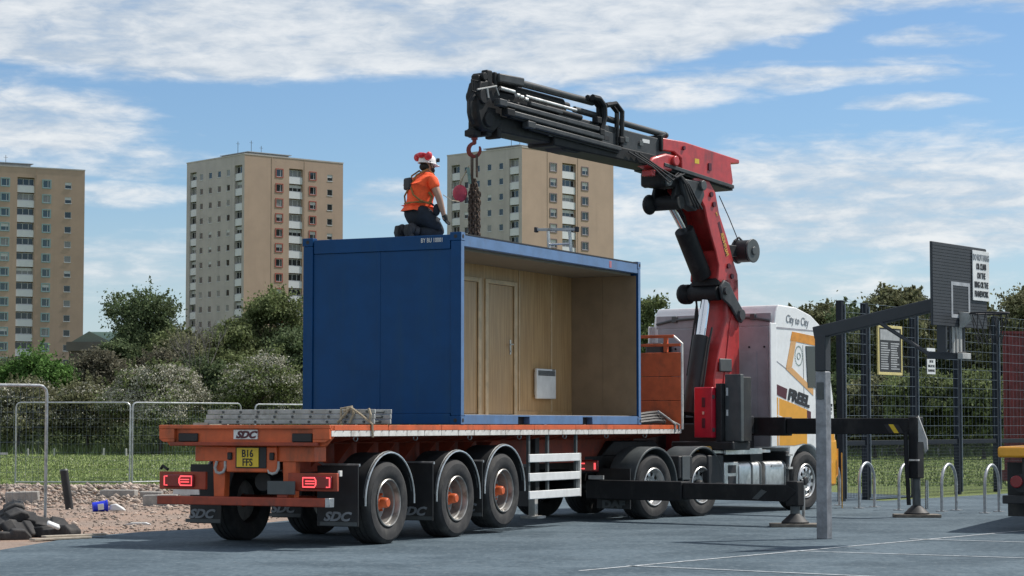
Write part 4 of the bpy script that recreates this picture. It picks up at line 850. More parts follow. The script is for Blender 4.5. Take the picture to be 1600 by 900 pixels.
# chain sling hanging from the hook down to the roof
def make_chains():
    base = CW(6.50, 0, 0); r = thing('chain_sling', 'rusty bunch of lifting chains hanging from the crane hook above the roof', 'chain', (base.x, base.y, 0), HEAD3)
    q = MB(); q.tube([(-.02, -.045, 5.43), (-.022, -.05, 5.05), (.0, -.045, 5.02), (.022, -.04, 5.05), (.02, -.045, 5.43), (0, -.045, 5.46)], .012, 6, True); obj('top_link', q, M_rust, r)
    q = MB(); q.tube([(-.01, .045, 5.44), (-.012, .045, 5.1), (.01, .05, 5.1), (.012, .045, 5.44)], .013, 6, True); obj('top_link', q, M_rust, r)
    rnd = random.Random(4)
    for k in range(13):
        a = 2*PI*k/(8 if k < 8 else 5); rr = .072 if k < 8 else .035; q = MB(); n = 19
        cx, cy = rr*math.cos(a), rr*math.sin(a)
        for j in range(n):
            z = 5.04 - j*.06 - rnd.uniform(0, .01); f = min(1, .25 + j/4)
            c = Vector((cx*f + rnd.uniform(-.006, .006), cy*f + rnd.uniform(-.006, .006), z)); ax = Vector((math.cos(a + j*PI/2 + .4), math.sin(a + j*PI/2 + .4), 0)); s_ = ax.cross(Vector((0, 0, 1)))
            q.tube([c + s_*.02*math.cos(t) + Vector((0, 0, .042*math.sin(t))) for t in [2*PI*i/8 for i in range(8)]], .009, 4, True)
        o = obj('chain', q, M_rust, r)
    b = thing('weight_bag', 'pinkish red bag hanging beside the rusty chains', 'bag', CW(6.66, -.14, 4.86), HEAD3)
    q = MB(); q.ball((0, 0, 0), .105, .105, .13, 14, 10)
    q.v = [(x*(1+.10*math.sin(9*z+3*x)), y*(1+.08*math.cos(7*x)), z) for x, y, z in q.v]; obj('pouch', q, mat('faded_red_bag', (.42, .045, .07), .7, var=.25, bump=.5, bscale=22), b)
    q = MB(); q.tube([(0, 0, .12), (-.03, .03, .24), (-.10, .09, .42)], .012, 6); q.tube([(.02, 0, .12), (.02, .03, .2), (-.05, .06, .3)], .010, 6); obj('sling', q, M_rope, b)
    g = thing('tag_line', 'thin pale cord from the red bag to the worker', 'cord', TW(.78, .7, 0), 0)
    p0, p1 = CW(6.66, -.14, 4.74), TW(.85, .72, 4.62); o_ = TW(.78, .7, 0)
    obj('cord', MB().tube([p0-o_, (p0+p1)/2 - o_ - Vector((0, 0, .03)), p1-o_], .006, 5), M_rope, g)
    g = obj('green_tag', MB().box(-.03, .03, -.005, .005, -.12, .12), mat('grey_green_tape', (.18, .26, .22), .7), None, CW(6.6, -.02, 5.12), (0, .2, HEAD3)); tag(g, 'greenish strip tied high on the lifting chains', 'tag')
make_chains()

# ------------------------------------------------------------------ worker kneeling on the roof
def skin(name, pts, edges, root, m, parent, sub=2):
    idx = {k: i for i, k in enumerate(pts)}
    me = bpy.data.meshes.new(name); me.from_pydata([p[:3] for p in pts.values()], [(idx[a], idx[b]) for a, b in edges], []); me.materials.append(m)
    o = link(name, me, parent); o.modifiers.new('skin', 'SKIN'); md = o.modifiers['skin']; md.use_smooth_shade = True
    if not me.skin_vertices: me.skin_vertices.new() if hasattr(me.skin_vertices, 'new') else None
    for k, p in pts.items():
        sv = me.skin_vertices[0].data[idx[k]]; rr = p[3]; sv.radius = rr if isinstance(rr, tuple) else (rr, rr); sv.use_root = (k == root)
    sd_ = o.modifiers.new('sub', 'SUBSURF'); sd_.levels = sub; sd_.render_levels = sub
    return o
def make_worker():
    p0 = TW(.72, 1.02, 3.985)
    r = thing('person', 'worker in orange shirt, white helmet and dark trousers kneeling on the cabin roof', 'person', p0, rad(36))
    P = {'pel': (0, 0, .43, (.09, .10)), 'waist': (.02, 0, .56, (.10, .11)), 'chest': (.045, 0, .74, (.11, .14)), 'clav': (.075, 0, .87, (.08, .10)), 'neck': (.10, .0, .945, .058), 'skull': (.125, 0, 1.01, (.083, .075)), 'mid': (.135, 0, 1.07, (.10, .085)), 'crown': (.125, 0, 1.14, (.07, .07)),
         'rs': (.08, -.17, .85, .068), 're': (.13, -.275, .60, .052), 'rf': (.165, -.285, .47, .045), 'rw': (.205, -.285, .36, .032), 'rh': (.235, -.28, .28, .036),
         'ls': (.08, .17, .85, .068), 'le': (.20, .26, .62, .052), 'lw': (.33, .20, .44, .034), 'lh': (.38, .18, .37, .036),
         'rhip': (-.01, -.10, .37, .08), 'rk': (.28, -.14, .11, .04), 'rc': (.10, -.13, .10, .035), 'ra': (-.13, -.12, .11, .03), 'rt': (-.19, -.12, .09, .025),
         'lhip': (-.01, .10, .37, .08), 'lk': (.25, .15, .11, .04), 'lc': (.08, .13, .10, .035), 'la': (-.14, .12, .11, .03), 'lt': (-.20, .12, .09, .025)}
    E_ = [('pel', 'waist'), ('waist', 'chest'), ('chest', 'clav'), ('clav', 'neck'), ('neck', 'skull'), ('skull', 'mid'), ('mid', 'crown'), ('clav', 'rs'), ('rs', 're'), ('re', 'rf'), ('rf', 'rw'), ('rw', 'rh'), ('clav', 'ls'), ('ls', 'le'), ('le', 'lw'), ('lw', 'lh'),
          ('pel', 'rhip'), ('rhip', 'rk'), ('rk', 'rc'), ('rc', 'ra'), ('ra', 'rt'), ('pel', 'lhip'), ('lhip', 'lk'), ('lk', 'lc'), ('lc', 'la'), ('la', 'lt')]
    skin('body', P, E_, 'pel', M_skin, r)
    q = MB()                                            # nose, ears, brow on the turned head
    q.ball((.232, -.005, 1.035), .018, .012, .018, 8, 6); q.ball((.13, -.088, 1.04), .02, .01, .03, 8, 6); q.ball((.13, .088, 1.04), .02, .01, .03, 8, 6); obj('face', q, M_skin, r)
    q = MB(); q.ball((.175, 0, .985), .062, .075, .055, 12, 8); obj('beard', q, mat('dark_hair', (.018, .013, .010), .8), r)
    q = MB(); q.ball((.085, 0, 1.03), .075, .083, .06, 12, 8); obj('hair', q, MATS['dark_hair'], r)
    g = lambda k, d, z=0, x=0: (P[k][0]+x, P[k][1], P[k][2]+z, tuple(a+d for a in P[k][3]) if isinstance(P[k][3], tuple) else P[k][3]+d)
    S = {'a': (-.01, 0, .475, (.165, .19)), 'b': (.0, 0, .57, (.165, .19)), 'c': (.03, 0, .73, (.165, .205)), 'd': (.065, 0, .86, (.125, .15)), 'n': (.095, 0, .93, .066), 'rs': (.08, -.175, .855, .092), 'r2': (.105, -.24, .70, .076), 'ls': (.08, .175, .855, .092), 'l2': (.14, .235, .715, .076)}
    skin('shirt', S, [('a', 'b'), ('b', 'c'), ('c', 'd'), ('d', 'n'), ('d', 'rs'), ('rs', 'r2'), ('d', 'ls'), ('ls', 'l2')], 'b', M_hivis, r)
    T = {'w': (-.01, 0, .50, (.165, .185)), 'p': (-.03, 0, .39, (.175, .20)), 'rhip': (-.02, -.11, .34, .145), 'rm': (.13, -.13, .24, .125), 'rk': (.28, -.14, .11, .098), 'rc': (.10, -.13, .10, .09), 'ra': (-.11, -.125, .11, .075), 'lhip': (-.02, .11, .34, .145), 'lm': (.11, .13, .24, .125), 'lk': (.25, .15, .11, .098), 'lc': (.08, .13, .10, .09), 'la': (-.12, .125, .11, .075)}
    skin('trousers', T, [('w', 'p'), ('p', 'rhip'), ('rhip', 'rm'), ('rm', 'rk'), ('rk', 'rc'), ('rc', 'ra'), ('p', 'lhip'), ('lhip', 'lm'), ('lm', 'lk'), ('lk', 'lc'), ('lc', 'la')], 'p', M_trous, r)
    for y in (-.12, .125):
        q = MB(); q.ball((-.20, y, .15), .075, .058, .085, 14, 10); q.ball((-.255, y, .12), .05, .056, .085, 12, 8); q.ball((-.235, y, .055), .065, .054, .05, 12, 8); q.tube([(-.12, y, .12), (-.18, y, .135)], [.072, .07], 12)
        q2 = MB(); q2.prism([(-.295, .20), (-.275, .215), (-.265, .05), (-.20, .0), (-.235, -.005), (-.285, .03), (-.312, .11)], 'y', y-.05, y+.05)
        bt = obj('boot', q, M_ink, r); obj('sole', q2, M_rubber, bt, bevel=.01)
    # gloves with five fingers, the right one reaching down to the roof corner
    for nm, w_, h_, dr in (('r', P['rw'], P['rh'], Vector((.05, .0, -.10)).normalized()), ('l', P['lw'], P['lh'], Vector((.05, -.03, -.08)).normalized())):
        c = Vector(h_[:3]); wv = Vector(w_[:3]); side = dr.cross(Vector((0, 1, 0))).normalized(); side = Vector((.75, .5, .3)).normalized(); side = (side - dr*side.dot(dr)).normalized(); nrm = dr.cross(side)
        G = {'w0': (*(wv + dr*-.015), .042), 'p0': (*(wv + dr*.03), .042), 'p1': (*(wv + dr*.085), (.048, .03))}; Ed = [('w0', 'p0'), ('p0', 'p1')]
        for f, (o_, ln) in enumerate(((-.034, .062), (-.012, .078), (.012, .082), (.034, .072))):
            a = wv + dr*.09 + side*o_; b = a + dr*ln*.55 + nrm*.008; d = b + dr*ln*.4 + nrm*.022
            G[f'f{f}a'] = (*a, .014); G[f'f{f}b'] = (*b, .0125); G[f'f{f}c'] = (*d, .010); Ed += [('p1', f'f{f}a'), (f'f{f}a', f'f{f}b'), (f'f{f}b', f'f{f}c')]
        a = wv + dr*.05 + side*.045; b = a + dr*.035 + side*.02; G['ta'] = (*a, .015); G['tb'] = (*b, .012); Ed += [('p0', 'ta'), ('ta', 'tb')]
        skin('glove', G, Ed, 'p0', M_glove, r, 1)
    # helmet, ear defenders, chin strap
    q = MB(); n = 20; prof = [(.0, .115), (.055, .108), (.098, .07), (.118, .02), (.124, -.02), (.132, -.026), (.132, -.034), (.115, -.03)]
    q.lathe(prof, (0, 0, 0), n, closed=False, axis='z'); q.v = [(.130 + x*1.10, y*.92, 1.105 + z - .12*x) for x, y, z in q.v]; hl = obj('helmet', q, M_helm, r)
    q = MB(); q.prism([(.13, 1.085), (.245, 1.062), (.285, 1.048), (.285, 1.038), (.24, 1.05), (.13, 1.07)], 'y', -.085, .085); obj('helmet_peak', q, M_helm, hl, bevel=.01)
    for s_ in (-1, 1):
        q = MB(); q.cyl((.06, s_*.118, 1.165), (0, s_, .25), .052, .06, 14); q.ball((.055, s_*.15, 1.172), .05, .03, .055, 12, 8); obj('ear_defender', q, M_ear, hl, bevel=.008)
        q = MB(); q.tube([(.10, s_*.11, 1.10), (.13, s_*.095, 1.02), (.17, s_*.055, .955)], .008, 5); obj('chin_strap', q, M_ink, hl)
    q = MB(); q.tube([(.05, -.13, 1.18), (.0, -.09, 1.20), (-.015, 0, 1.205), (.0, .09, 1.20), (.05, .13, 1.18)], .016, 6); q.ball((.0, -.03, 1.185), .05, .055, .04, 10, 6); obj('ear_band', q, M_ear, hl)
    obj('lamp_clip', MB().box(.235, .27, -.10, -.05, 1.10, 1.155), M_ink, hl, bevel=.008)
    # harness straps and back pad
    q = MB()
    for s_ in (-1, 1):
        q.tube([(.20, s_*.10, .78), (.16, s_*.11, .925), (.06, s_*.10, .985), (-.09, s_*.06, .90), (-.155, s_*.0, .76), (-.175, -s_*.11, .62), (-.11, -s_*.19, .54), (.02, -s_*.215, .50)], .0125, 6)
    q.tube([(-.14, -.16, .52), (-.19, 0, .515), (-.14, .16, .52), (.05, .215, .52), (.20, .0, .53), (.05, -.215, .52)], .014, 6, True); obj('harness', q, M_web, r)
    q = MB(); q.box(-.185, -.13, -.03, .14, .70, .87); obj('back_pad', q, M_ink, r, bevel=.03)
    q = MB(); q.ball((.13, -.225, .42), .055, .04, .085, 10, 8); q.tube([(.05, -.185, .52), (.10, -.2, .48)], .014, 6); obj('tool_pouch', q, M_trous, r)
    q = MB(); q.tube([(.04, -.19, .52), (.07, -.20, .60), (.02, -.2, .66)], .02, 6); obj('lanyard', q, M_web, r)
make_worker()

# ------------------------------------------------------------------ basketball goal
def make_goal():
    B = Vector((4.03, 28.4, 0)); nrm = Vector((.80, -.60, 0)); ang = math.atan2(nrm.y, nrm.x)
    r = thing('basketball_goal', 'dark basketball goal with a leaning arm on a galvanised square post', 'basketball hoop', B, ang)
    # local: +x towards the court, board across y
    obj('post', MB().box(-.075, .075, -.075, .075, 0, 2.16), mat('dull_galvanised', (.27, .28, .30), .55, .45, var=.25, scale=9, dirt=(.16, .16, .165), dirtamt=.6, dscale=5, run=.2), r, bevel=.012)
    obj('post_top', MB().box(-.077, .077, -.077, .077, 2.165, 2.64), M_board, r, bevel=.012)
    obj('inspection_plate', MB().box(-.05, .05, -.087, -.0765, 1.80, 2.02), M_dgrey, r, bevel=.004)
    obj('inspection_plate', MB().box(-.087, -.0765, -.05, .05, 1.80, 2.02), M_steel, r, bevel=.004)
    obj('post_bolt', MB().cyl((-.08, -.02, .32), (1, 0, 0), .02, .012, 10), M_tape, r)
    D = 1.96
    obj('arm', MB().beam((-.10, 0, 2.66), (D-.06, 0, 3.03), .15, .16), M_board, r, bevel=.012)
    b = obj('backboard', MB().box(D, D+.03, -.88, .66, 2.68, 3.70), M_board, r, bevel=.006)
    # boards of the panel, each its own slat
    for k in range(26):
        q = MB(); q.box(D+.0305, D+.037, -.875, .655, 2.685+k*.0388, 2.685+k*.0388+.0335); obj('slat', q, M_board, b)
    t = MB(); t.box(D+.0375, D+.041, -.375, .155, 3.19, 3.235); t.box(D+.0375, D+.041, -.375, .155, 2.79, 2.835); t.box(D+.0375, D+.041, -.375, -.33, 2.8355, 3.1895); t.box(D+.0375, D+.041, .11, .155, 2.8355, 3.1895)
    obj('target_square', t, M_greyink if False else mat('faded_white_paint', (.36, .38, .40), .7, var=.25), b)
    rb = obj('ring_bracket', MB().prism([(D+.042, 2.87), (D+.20, 2.85), (D+.16, 2.76), (D+.042, 2.67)], 'y', -.17, -.05), M_alud, r, bevel=.008)
    rg = obj('ring', MB().ring((D+.42, -.11, 2.84), (0, 0, 1), .235, .012, 28, 6), M_ink, r)
    nt = MB()
    for k in range(14):
        a0, a1 = 2*PI*k/14, 2*PI*(k+2)/14
        for s_ in (1, -1): nt.tube([(D+.42+.23*math.cos(a0*1), .23*math.sin(a0)-.11, 2.83), (D+.42+.19*math.cos(a0+s_*.22), .19*math.sin(a0+s_*.22)-.11, 2.66), (D+.42+.14*math.cos(a0+s_*.44), .14*math.sin(a0+s_*.44)-.11, 2.46)], .004, 4)
    o = obj('net', nt, M_ink, rg); o['kind'] = 'stuff'
    # braced steel cage below the board and the strut from the arm
    st = MB(); st.tube([(.88, -.09, 2.76), (1.22, -.12, 2.56), (1.70, -.30, 2.32)], .026, 8); obj('strut', st, M_board, r)
    cg = obj('lower_rail', MB().beam((1.66, -.36, 2.33), (2.0, .02, 2.33), .06, .09), M_board, r, bevel=.008)
    obj('lower_rail_cap', MB().box(1.96, 2.03, -.14, .10, 2.285, 2.36), M_alud, cg, bevel=.006)
    for y in (-.50, -.28, -.18, -.08, .02, .11):
        obj('cage_bar', MB().beam((1.93, y, 2.36), (1.93, y, 2.72), .045, .02 if y > -.4 else .12), M_board if y < -.2 or y > .1 else M_alud, cg)
    s = thing('warning_sign', 'white warning sign fixed high on the right of the basketball backboard', 'sign', B + Vector((nrm.x*(D+.05) - (-nrm.y)*0, nrm.y*(D+.05), 0)) , ang)
    q = MB(); q.box(-.008, .004, .22, .70, 3.03, 3.66); obj('sign_plate', q, M_signw, s, bevel=.003)
    q = MB()
    pl = s.children[0]
    for k, w in enumerate(('DO NOT HANG', 'OR CLIMB', 'ON THE', 'RING OR THE', 'FRAMEWORK')):
        text('lettering', w, .105, (.0055, .46, 3.54-k*.115), (0, 1, 0), (0, 0, 1), M_greyink if k == 0 else M_ink, pl, align='CENTER', sx=.62, bold=.003)
make_goal()

# ------------------------------------------------------------------ tall mesh fence on the right
F0 = Vector((6.34, 42.3)); FD = Vector((.578, .816)).normalized(); FA = math.atan2(FD.y, FD.x)
def FW(m, off=0, z=0): n = Vector((FD.y, -FD.x)); p = F0 + FD*m + n*off; return Vector((p.x, p.y, z))
def make_fence():
    r = thing('mesh_fence', 'tall dark blue wire mesh fence with square posts behind the cycle hoops', 'fence', (F0.x, F0.y, 0), FA)
    ms = [0, 1.05, 3.29, 5.43, 7.51, 9.65, 11.8, 13.9, 16.0, 18.1]
    for m in ms:
        p = obj('post', MB().box(m-.06, m+.06, -.06, .06, 0, 3.86), M_navy, r, bevel=.006)
        obj('clamp_strip', MB().box(m+.062, m+.085, -.085, -.045, .05, 3.80), M_wire, p)
        obj('post_cap', MB().box(m-.065, m+.065, -.065, .065, 3.8605, 3.875), M_ink, p)
    for a, b in zip(ms[:-1], ms[1:]):
        obj('mid_rail', MB().box(a+.061, b-.061, -.04, .04, 1.075, 1.165), M_navy, r, bevel=.006)
        up = MB()
        for k in range(14):
            z = 1.25 + k*.2
            up.box(a+.06, b-.06, -.062, -.056, z, z+.007)
        for k in range(int((b-a-.12)/.2)+1): up.box(a+.07+k*.2, a+.0725+k*.2, -.0555, -.052, 1.2, 3.82)
        o = obj('upper_mesh', up, M_wire, r, smooth=0); o['kind'] = 'stuff'
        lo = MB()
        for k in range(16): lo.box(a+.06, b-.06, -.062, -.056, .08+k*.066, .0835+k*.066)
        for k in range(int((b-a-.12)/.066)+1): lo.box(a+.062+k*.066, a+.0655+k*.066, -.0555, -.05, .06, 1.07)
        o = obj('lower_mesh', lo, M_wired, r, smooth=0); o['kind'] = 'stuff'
    # notice board
    n = thing('notice_board', 'black notice board in a yellow frame hung on the mesh fence', 'notice board', FW(1.95, .10), FA)
    q = MB(); q.box(-.50, .50, -.02, 0, 2.52, 3.40); obj('back_plate', q, M_ink, n)
    yf = mat('pale_yellow_frame', (.66, .55, .22), .5, var=.12)
    for b_ in ((-.55, .55, 3.40, 3.455), (-.55, .55, 2.465, 2.52), (-.55, -.50, 2.5205, 3.3995), (.50, .55, 2.5205, 3.3995)):
        obj('frame', MB().box(b_[0], b_[1], -.03, .005, b_[2], b_[3]), yf, n, bevel=.004)
    pr = mat('pale_print', (.36, .37, .37), .6, var=.2); rnd = random.Random(8)
    prn = MB(); prn.box(-.44, .44, -.023, -.0205, 3.16, 3.37)
    for k in range(12):
        z = 3.11 - k*.046; w = rnd.uniform(.30, .42)
        prn.box(-.42, -.42+w, -.023, -.0205, z-.026, z); prn.box(.03, .03+rnd.uniform(.25, .4), -.023, -.0205, z-.026, z)
    o = obj('printed_lines', prn, pr, n); o['kind'] = 'stuff'
    s = thing('fence_sign', 'small white sign hung on the mesh fence below the backboard arm', 'sign', FW(3.92, .10), FA)
    q = MB(); q.box(-.20, .20, -.012, 0, 2.52, 3.06); pl = obj('sign_plate', q, M_signw, s, bevel=.003)
    for k, w in enumerate(('DO NOT HANG', 'OR CLIMB', 'ON THE', 'RING OR THE', 'FRAMEWORK')):
        text('lettering', w, .075, (0, -.0135, 2.95-k*.095), (1, 0, 0), (0, 0, 1), M_greyink if k == 0 else M_ink, pl, align='CENTER', sx=.70)
make_fence()
# dark red steel wall beyond the fence
def make_red_wall():
    r = thing('red_steel_wall', 'dark red ribbed steel wall seen through the mesh fence at the right edge', 'wall', (12.9, 57.5, 0), rad(8))
    for k in range(16):
        q = MB(); q.box(k*.42, k*.42+.405, 0, .05, .3, 3.86); q.box(k*.42+.13, k*.42+.28, -.035, -.0005, .32, 3.84); obj('panel', q, M_redwall, r, bevel=.006)
    obj('top_rail', MB().box(-.05, 6.75, -.05, .10, 3.862, 3.93), M_redwall, r); obj('base_rail', MB().box(-.05, 6.75, -.05, .10, .0, .297), M_redwall, r)
make_red_wall()
# cycle stands
def make_stands():
    d = Vector((.37, .60)).normalized(); ang = math.atan2(d.y, d.x); places = ['behind the lorry front, leftmost of the row', 'just right of the galvanised basketball post', 'left of the tall stabiliser leg', 'right of the tall stabiliser leg', 'nearest the yellow-beamed trailer at the right edge']
    me = None
    for i, (x, y) in enumerate(((5.62, 39.6), (6.12, 38.75), (6.66, 37.85), (7.28, 37.25), (7.87, 36.6))):
        t = thing('cycle_stand', 'galvanised hoop cycle stand, the one ' + places[i], 'cycle stand', (x, y, 0), ang, 'hoop cycle stands in a row')
        if me is None:
            pts = [(0, 0, 0), (0, 0, .46)] + [(.35 - .35*math.cos(a), 0, .46 + .34*math.sin(a)) for a in [PI*k/14 for k in range(1, 14)]] + [(.70, 0, .46), (.70, 0, 0)]
            me = MB().tube(pts, .026, 10).mesh('hoop', M_steel)
            fl = MB().box(-.08, .08, -.08, .08, .005, .016).mesh('base_plate', M_steel)
        link('hoop', me, t)
        for px in (0, .70): link('base_plate', fl, t, (px, 0, 0))
make_stands()
# tail of a second vehicle at the right edge
def make_second():
    p = Vector((6.72, 30.4, 0)); r = thing('second_trailer', 'tail of a trailer with yellow beam, dark frame and red lamp at the right edge', 'trailer', p, rad(-22))
    # local +x to the right along its tail, +y forward
    obj('tail_beam', MB().box(.0, 2.5, 0, .22, 1.02, 1.17), M_yellow, r, bevel=.03)
    obj('deck', MB().box(.02, 2.48, .225, 7.5, 1.06, 1.16), M_black, r, bevel=.01)
    obj('deck_edge', MB().box(.0, .018, .225, 7.5, 1.03, 1.17), M_yellow, r)
    for x in (.32, 1.78): obj('chassis_leg', MB().box(x, x+.4, .06, .30, .42, 1.015), M_black, r, bevel=.015)
    obj('bumper', MB().box(.06, 2.44, -.02, .10, .385, .50), M_black, r, bevel=.012)
    for x in (.26, 2.24):
        l = obj('tail_lamp', MB().cyl((x, -.02, .69), (0, 1, 0), .085, .10, 16), M_lampred, r, bevel=.01)
        obj('lamp_housing', MB().cyl((x+.06, .08, .67), (0, 1, 0), .13, .14, 16), M_black, r)
    obj('mudflap', MB().box(.08, .6, .32, .335, .2, .95), M_black, r)
    for t in (.95, 2.1):
        for side in (0, 1):
            w = bpy.data.objects.new('wheel', None); C.objects.link(w); w.parent = r; w.location = (.35 if side == 0 else 2.12, t, .45); w.rotation_euler = (0, 0, PI/2*(-1 if side == 0 else 1)); w.scale = (.88, .8, .88)
            for nm, me in (('tyre', W_T), ('rim', T_R), ('rim_disc', T_DR), ('hub', T_H)): link(nm, me, w)
    obj('chassis_beam', MB().box(.9, 1.6, .3, 7.3, .70, 1.05), M_black, r)
make_second()

# ------------------------------------------------------------------ wire site fencing on the left
def fence_panel(label, a, b, h=2.0, z0=.12, rr=.021, group='temporary site fence panels', grid=(.20, .09)):
    a, b = Vector(a), Vector(b); d = b-a; L = d.length
    r = thing('site_fence', label, 'fence', (a.x, a.y, 0), math.atan2(d.y, d.x), group)
    R = .11
    pts = [(0, 0, .02), (0, 0, h-R)] + [(R-R*math.cos(t), 0, h-R+R*math.sin(t)) for t in (rad(30), rad(60), rad(90))] + [(L-R+R*math.sin(t), 0, h-R+R*math.cos(t)) for t in (0, rad(30), rad(60))] + [(L, 0, h-R), (L, 0, .02)]
    obj('frame', MB().tube(pts, rr, 8), M_steel, r); obj('bottom_tube', MB().tube([(0, 0, z0), (L, 0, z0)], rr*.95, 8), M_steel, r)
    q = MB()
    for k in range(int((h-z0)/grid[0])): q.box(.02, L-.02, -.002, .002, z0+.1+k*grid[0], z0+.104+k*grid[0])
    for k in range(int(L/grid[1])): q.box(.05+k*grid[1], .0525+k*grid[1], -.0015, .0015, z0, h-.02)
    o = obj('wire_infill', q, M_wire, r, smooth=0); o['kind'] = 'stuff'
    return r
fence_panel('nearest wire site fence panel standing in the black rubber feet at the left edge', (-8.9, 27.7), (-6.27, 29.55), z0=.14)
fence_panel('far wire fence panel standing left of the white blossom bush', (-11.75, 52.0), (-9.05, 52.0))
fence_panel('far wire fence panel running back behind the left end of the orange trailer', (-9.0, 52.05), (-6.75, 54.6))
fence_panel('farthest wire fence panel half hidden behind the ladder stack', (-6.6, 56.4), (-4.2, 59.0))
o = thing('support_post', 'pale teal post standing at the left edge behind the near fence panel', 'post', (-12.0, 51.0, 0)); tl = mat('pale_teal_paint', (.25, .38, .42), .5)
obj('post', MB().tube([(0, 0, 0), (0, 0, 1.95)], .045, 10), tl, o); obj('collar', MB().box(-.07, .28, -.05, .05, .78, .83), M_steel, o)
# rubber feet heap
def make_feet():
    me = None; F = mat('black_rubber_block', (.032, .032, .033), .85, var=.3, bump=.3, bscale=12, dirt=(.12, .11, .10), dirtamt=.6, dscale=4)
    data = [((-6.55, 28.3, .07), (.03, .06, .35), 'lying flat at the front of the heap'), ((-6.02, 28.95, .075), (.0, -.08, -.5), 'at the right end of the heap by the fence post'), ((-6.72, 28.95, .19), (.25, -.42, .5), 'tilted on top of the heap'), ((-6.25, 29.3, .17), (.5, .22, .3), 'propped behind the near fence post'), ((-7.2, 28.6, .09), (.1, .1, .9), 'leftmost in the heap at the picture edge'), ((-6.95, 28.2, .12), (-.35, -.25, .9), 'leaning on the flat block at the front left'),
            ((-6.42, 28.75, .10), (.9, .08, 1.3), 'turned on its side in the middle of the heap'), ((-6.85, 29.35, .26), (.3, -.5, .15), 'highest in the heap, tipped to the left')]
    q = MB(); q.prism([(-.36, -.07), (.36, -.07), (.36, .0), (.27, .075), (.10, .075), (.10, .03), (-.10, .03), (-.10, .075), (-.27, .075), (-.36, .0)], 'y', -.12, .12); me = q.mesh('rubber_block', F)
    for p, e, w in data: tag(link('rubber_block', me, None, p, e, .025), 'black rubber fence block ' + w, 'rubber block', 'rubber fence blocks in a heap')
    o = obj('plastic_strip', MB().tube([(-.2, 0, 0), (-.05, .03, .2), (.02, .05, .3)], .03, 6), F, None, (-6.95, 29.2, .1)); tag(o, 'thin black rubber strip sticking up from the heap of fence feet', 'strip')
    for i, (p, a, w) in enumerate((((-5.78, 28.2, .02), .85, 'nearer of two grey planks lying on the tarmac by the rubber feet'), ((-5.66, 28.45, .045), .75, 'farther of two grey planks lying on the tarmac by the rubber feet'))):
        tag(obj('plank', MB().box(-.45, .45, -.06, .06, -.012, .012), M_wood, None, p, (0, .0, a), .004), w, 'plank', 'planks by the rubber feet')
    tag(obj('paper_scrap', MB().box(-.09, .09, -.06, .06, 0, .05), M_signw, None, (-6.0, 28.75, .14), (.3, .4, .3), .02), 'crumpled white scrap on the right end of the rubber feet heap', 'litter')
make_feet()
o = thing('leaning_post', 'short black post leaning in the gravel left of the blue tub', 'post', (-7.72, 38.4, -.02)); o.rotation_euler = (0, rad(-9), 0)
obj('shaft', MB().tube([(0, 0, 0), (0, 0, .70)], .072, 14), M_black, o); obj('cap', MB().tube([(0, 0, .701), (0, 0, .73)], [.074, .06], 14), M_dgrey, o)
o = thing('plastic_tub', 'bright blue plastic tub lying on the gravel', 'tub', (-7.02, 37.5, .08)); o.rotation_euler = (0, rad(84), .3)
q = MB(); q.lathe([(0, -.13), (.085, -.13), (.095, .10), (.104, .10), (.104, .125), (.085, .125), (.078, -.11), (0, -.11)], (0, 0, 0), 20, closed=False, axis='z'); obj('body', q, M_bluep, o)
obj('label_patch', MB().box(-.05, .05, -.1, -.092, -.05, .05), M_signw, o, bevel=.003)
tag(obj('cloth_scrap', MB().prism([(-.14, 0), (.15, 0), (.10, .05), (-.02, .12), (-.12, .10)], 'y', -.05, .06), M_signw, None, (-6.74, 37.55, .01), None, .02), 'white cloth scrap on the gravel right of the blue tub', 'litter')
for i, (x, y, w, h, a, lab) in enumerate(((-9.35, 42.0, .62, .20, .1, 'grey concrete kerb block farthest left behind the near fence panel'), (-7.72, 43.2, .70, .20, -.1, 'grey concrete kerb block in the gravel right of the leaning black post'), (-7.12, 43.4, .45, .16, .2, 'pale kerb block touching the one right of the leaning post'), (-6.42, 40.2, .62, .20, .05, 'grey kerb block half buried right of the blue tub'), (-5.86, 40.5, .45, .2, -.15, 'grey kerb block nearest the trailer lamp in the gravel'), (-8.5, 44.2, .8, .14, .02, 'long low kerb block at the back of the gravel'))):
    tag(obj('kerb_block', MB().box(-w/2, w/2, -.14, .14, -.03, h), M_conc, None, (x, y, 0), (0, .03*(i % 3 - 1), a), .02), lab, 'kerb block', 'concrete kerb blocks in the gravel')
tag(obj('paper_sheet', MB().prism([(-.2, 0), (.2, 0), (.12, .03), (-.1, .025)], 'y', -.05, .06), M_signw, None, (-5.55, 32.6, .0)), 'flat white scrap at the tarmac edge below the blue tub', 'litter')

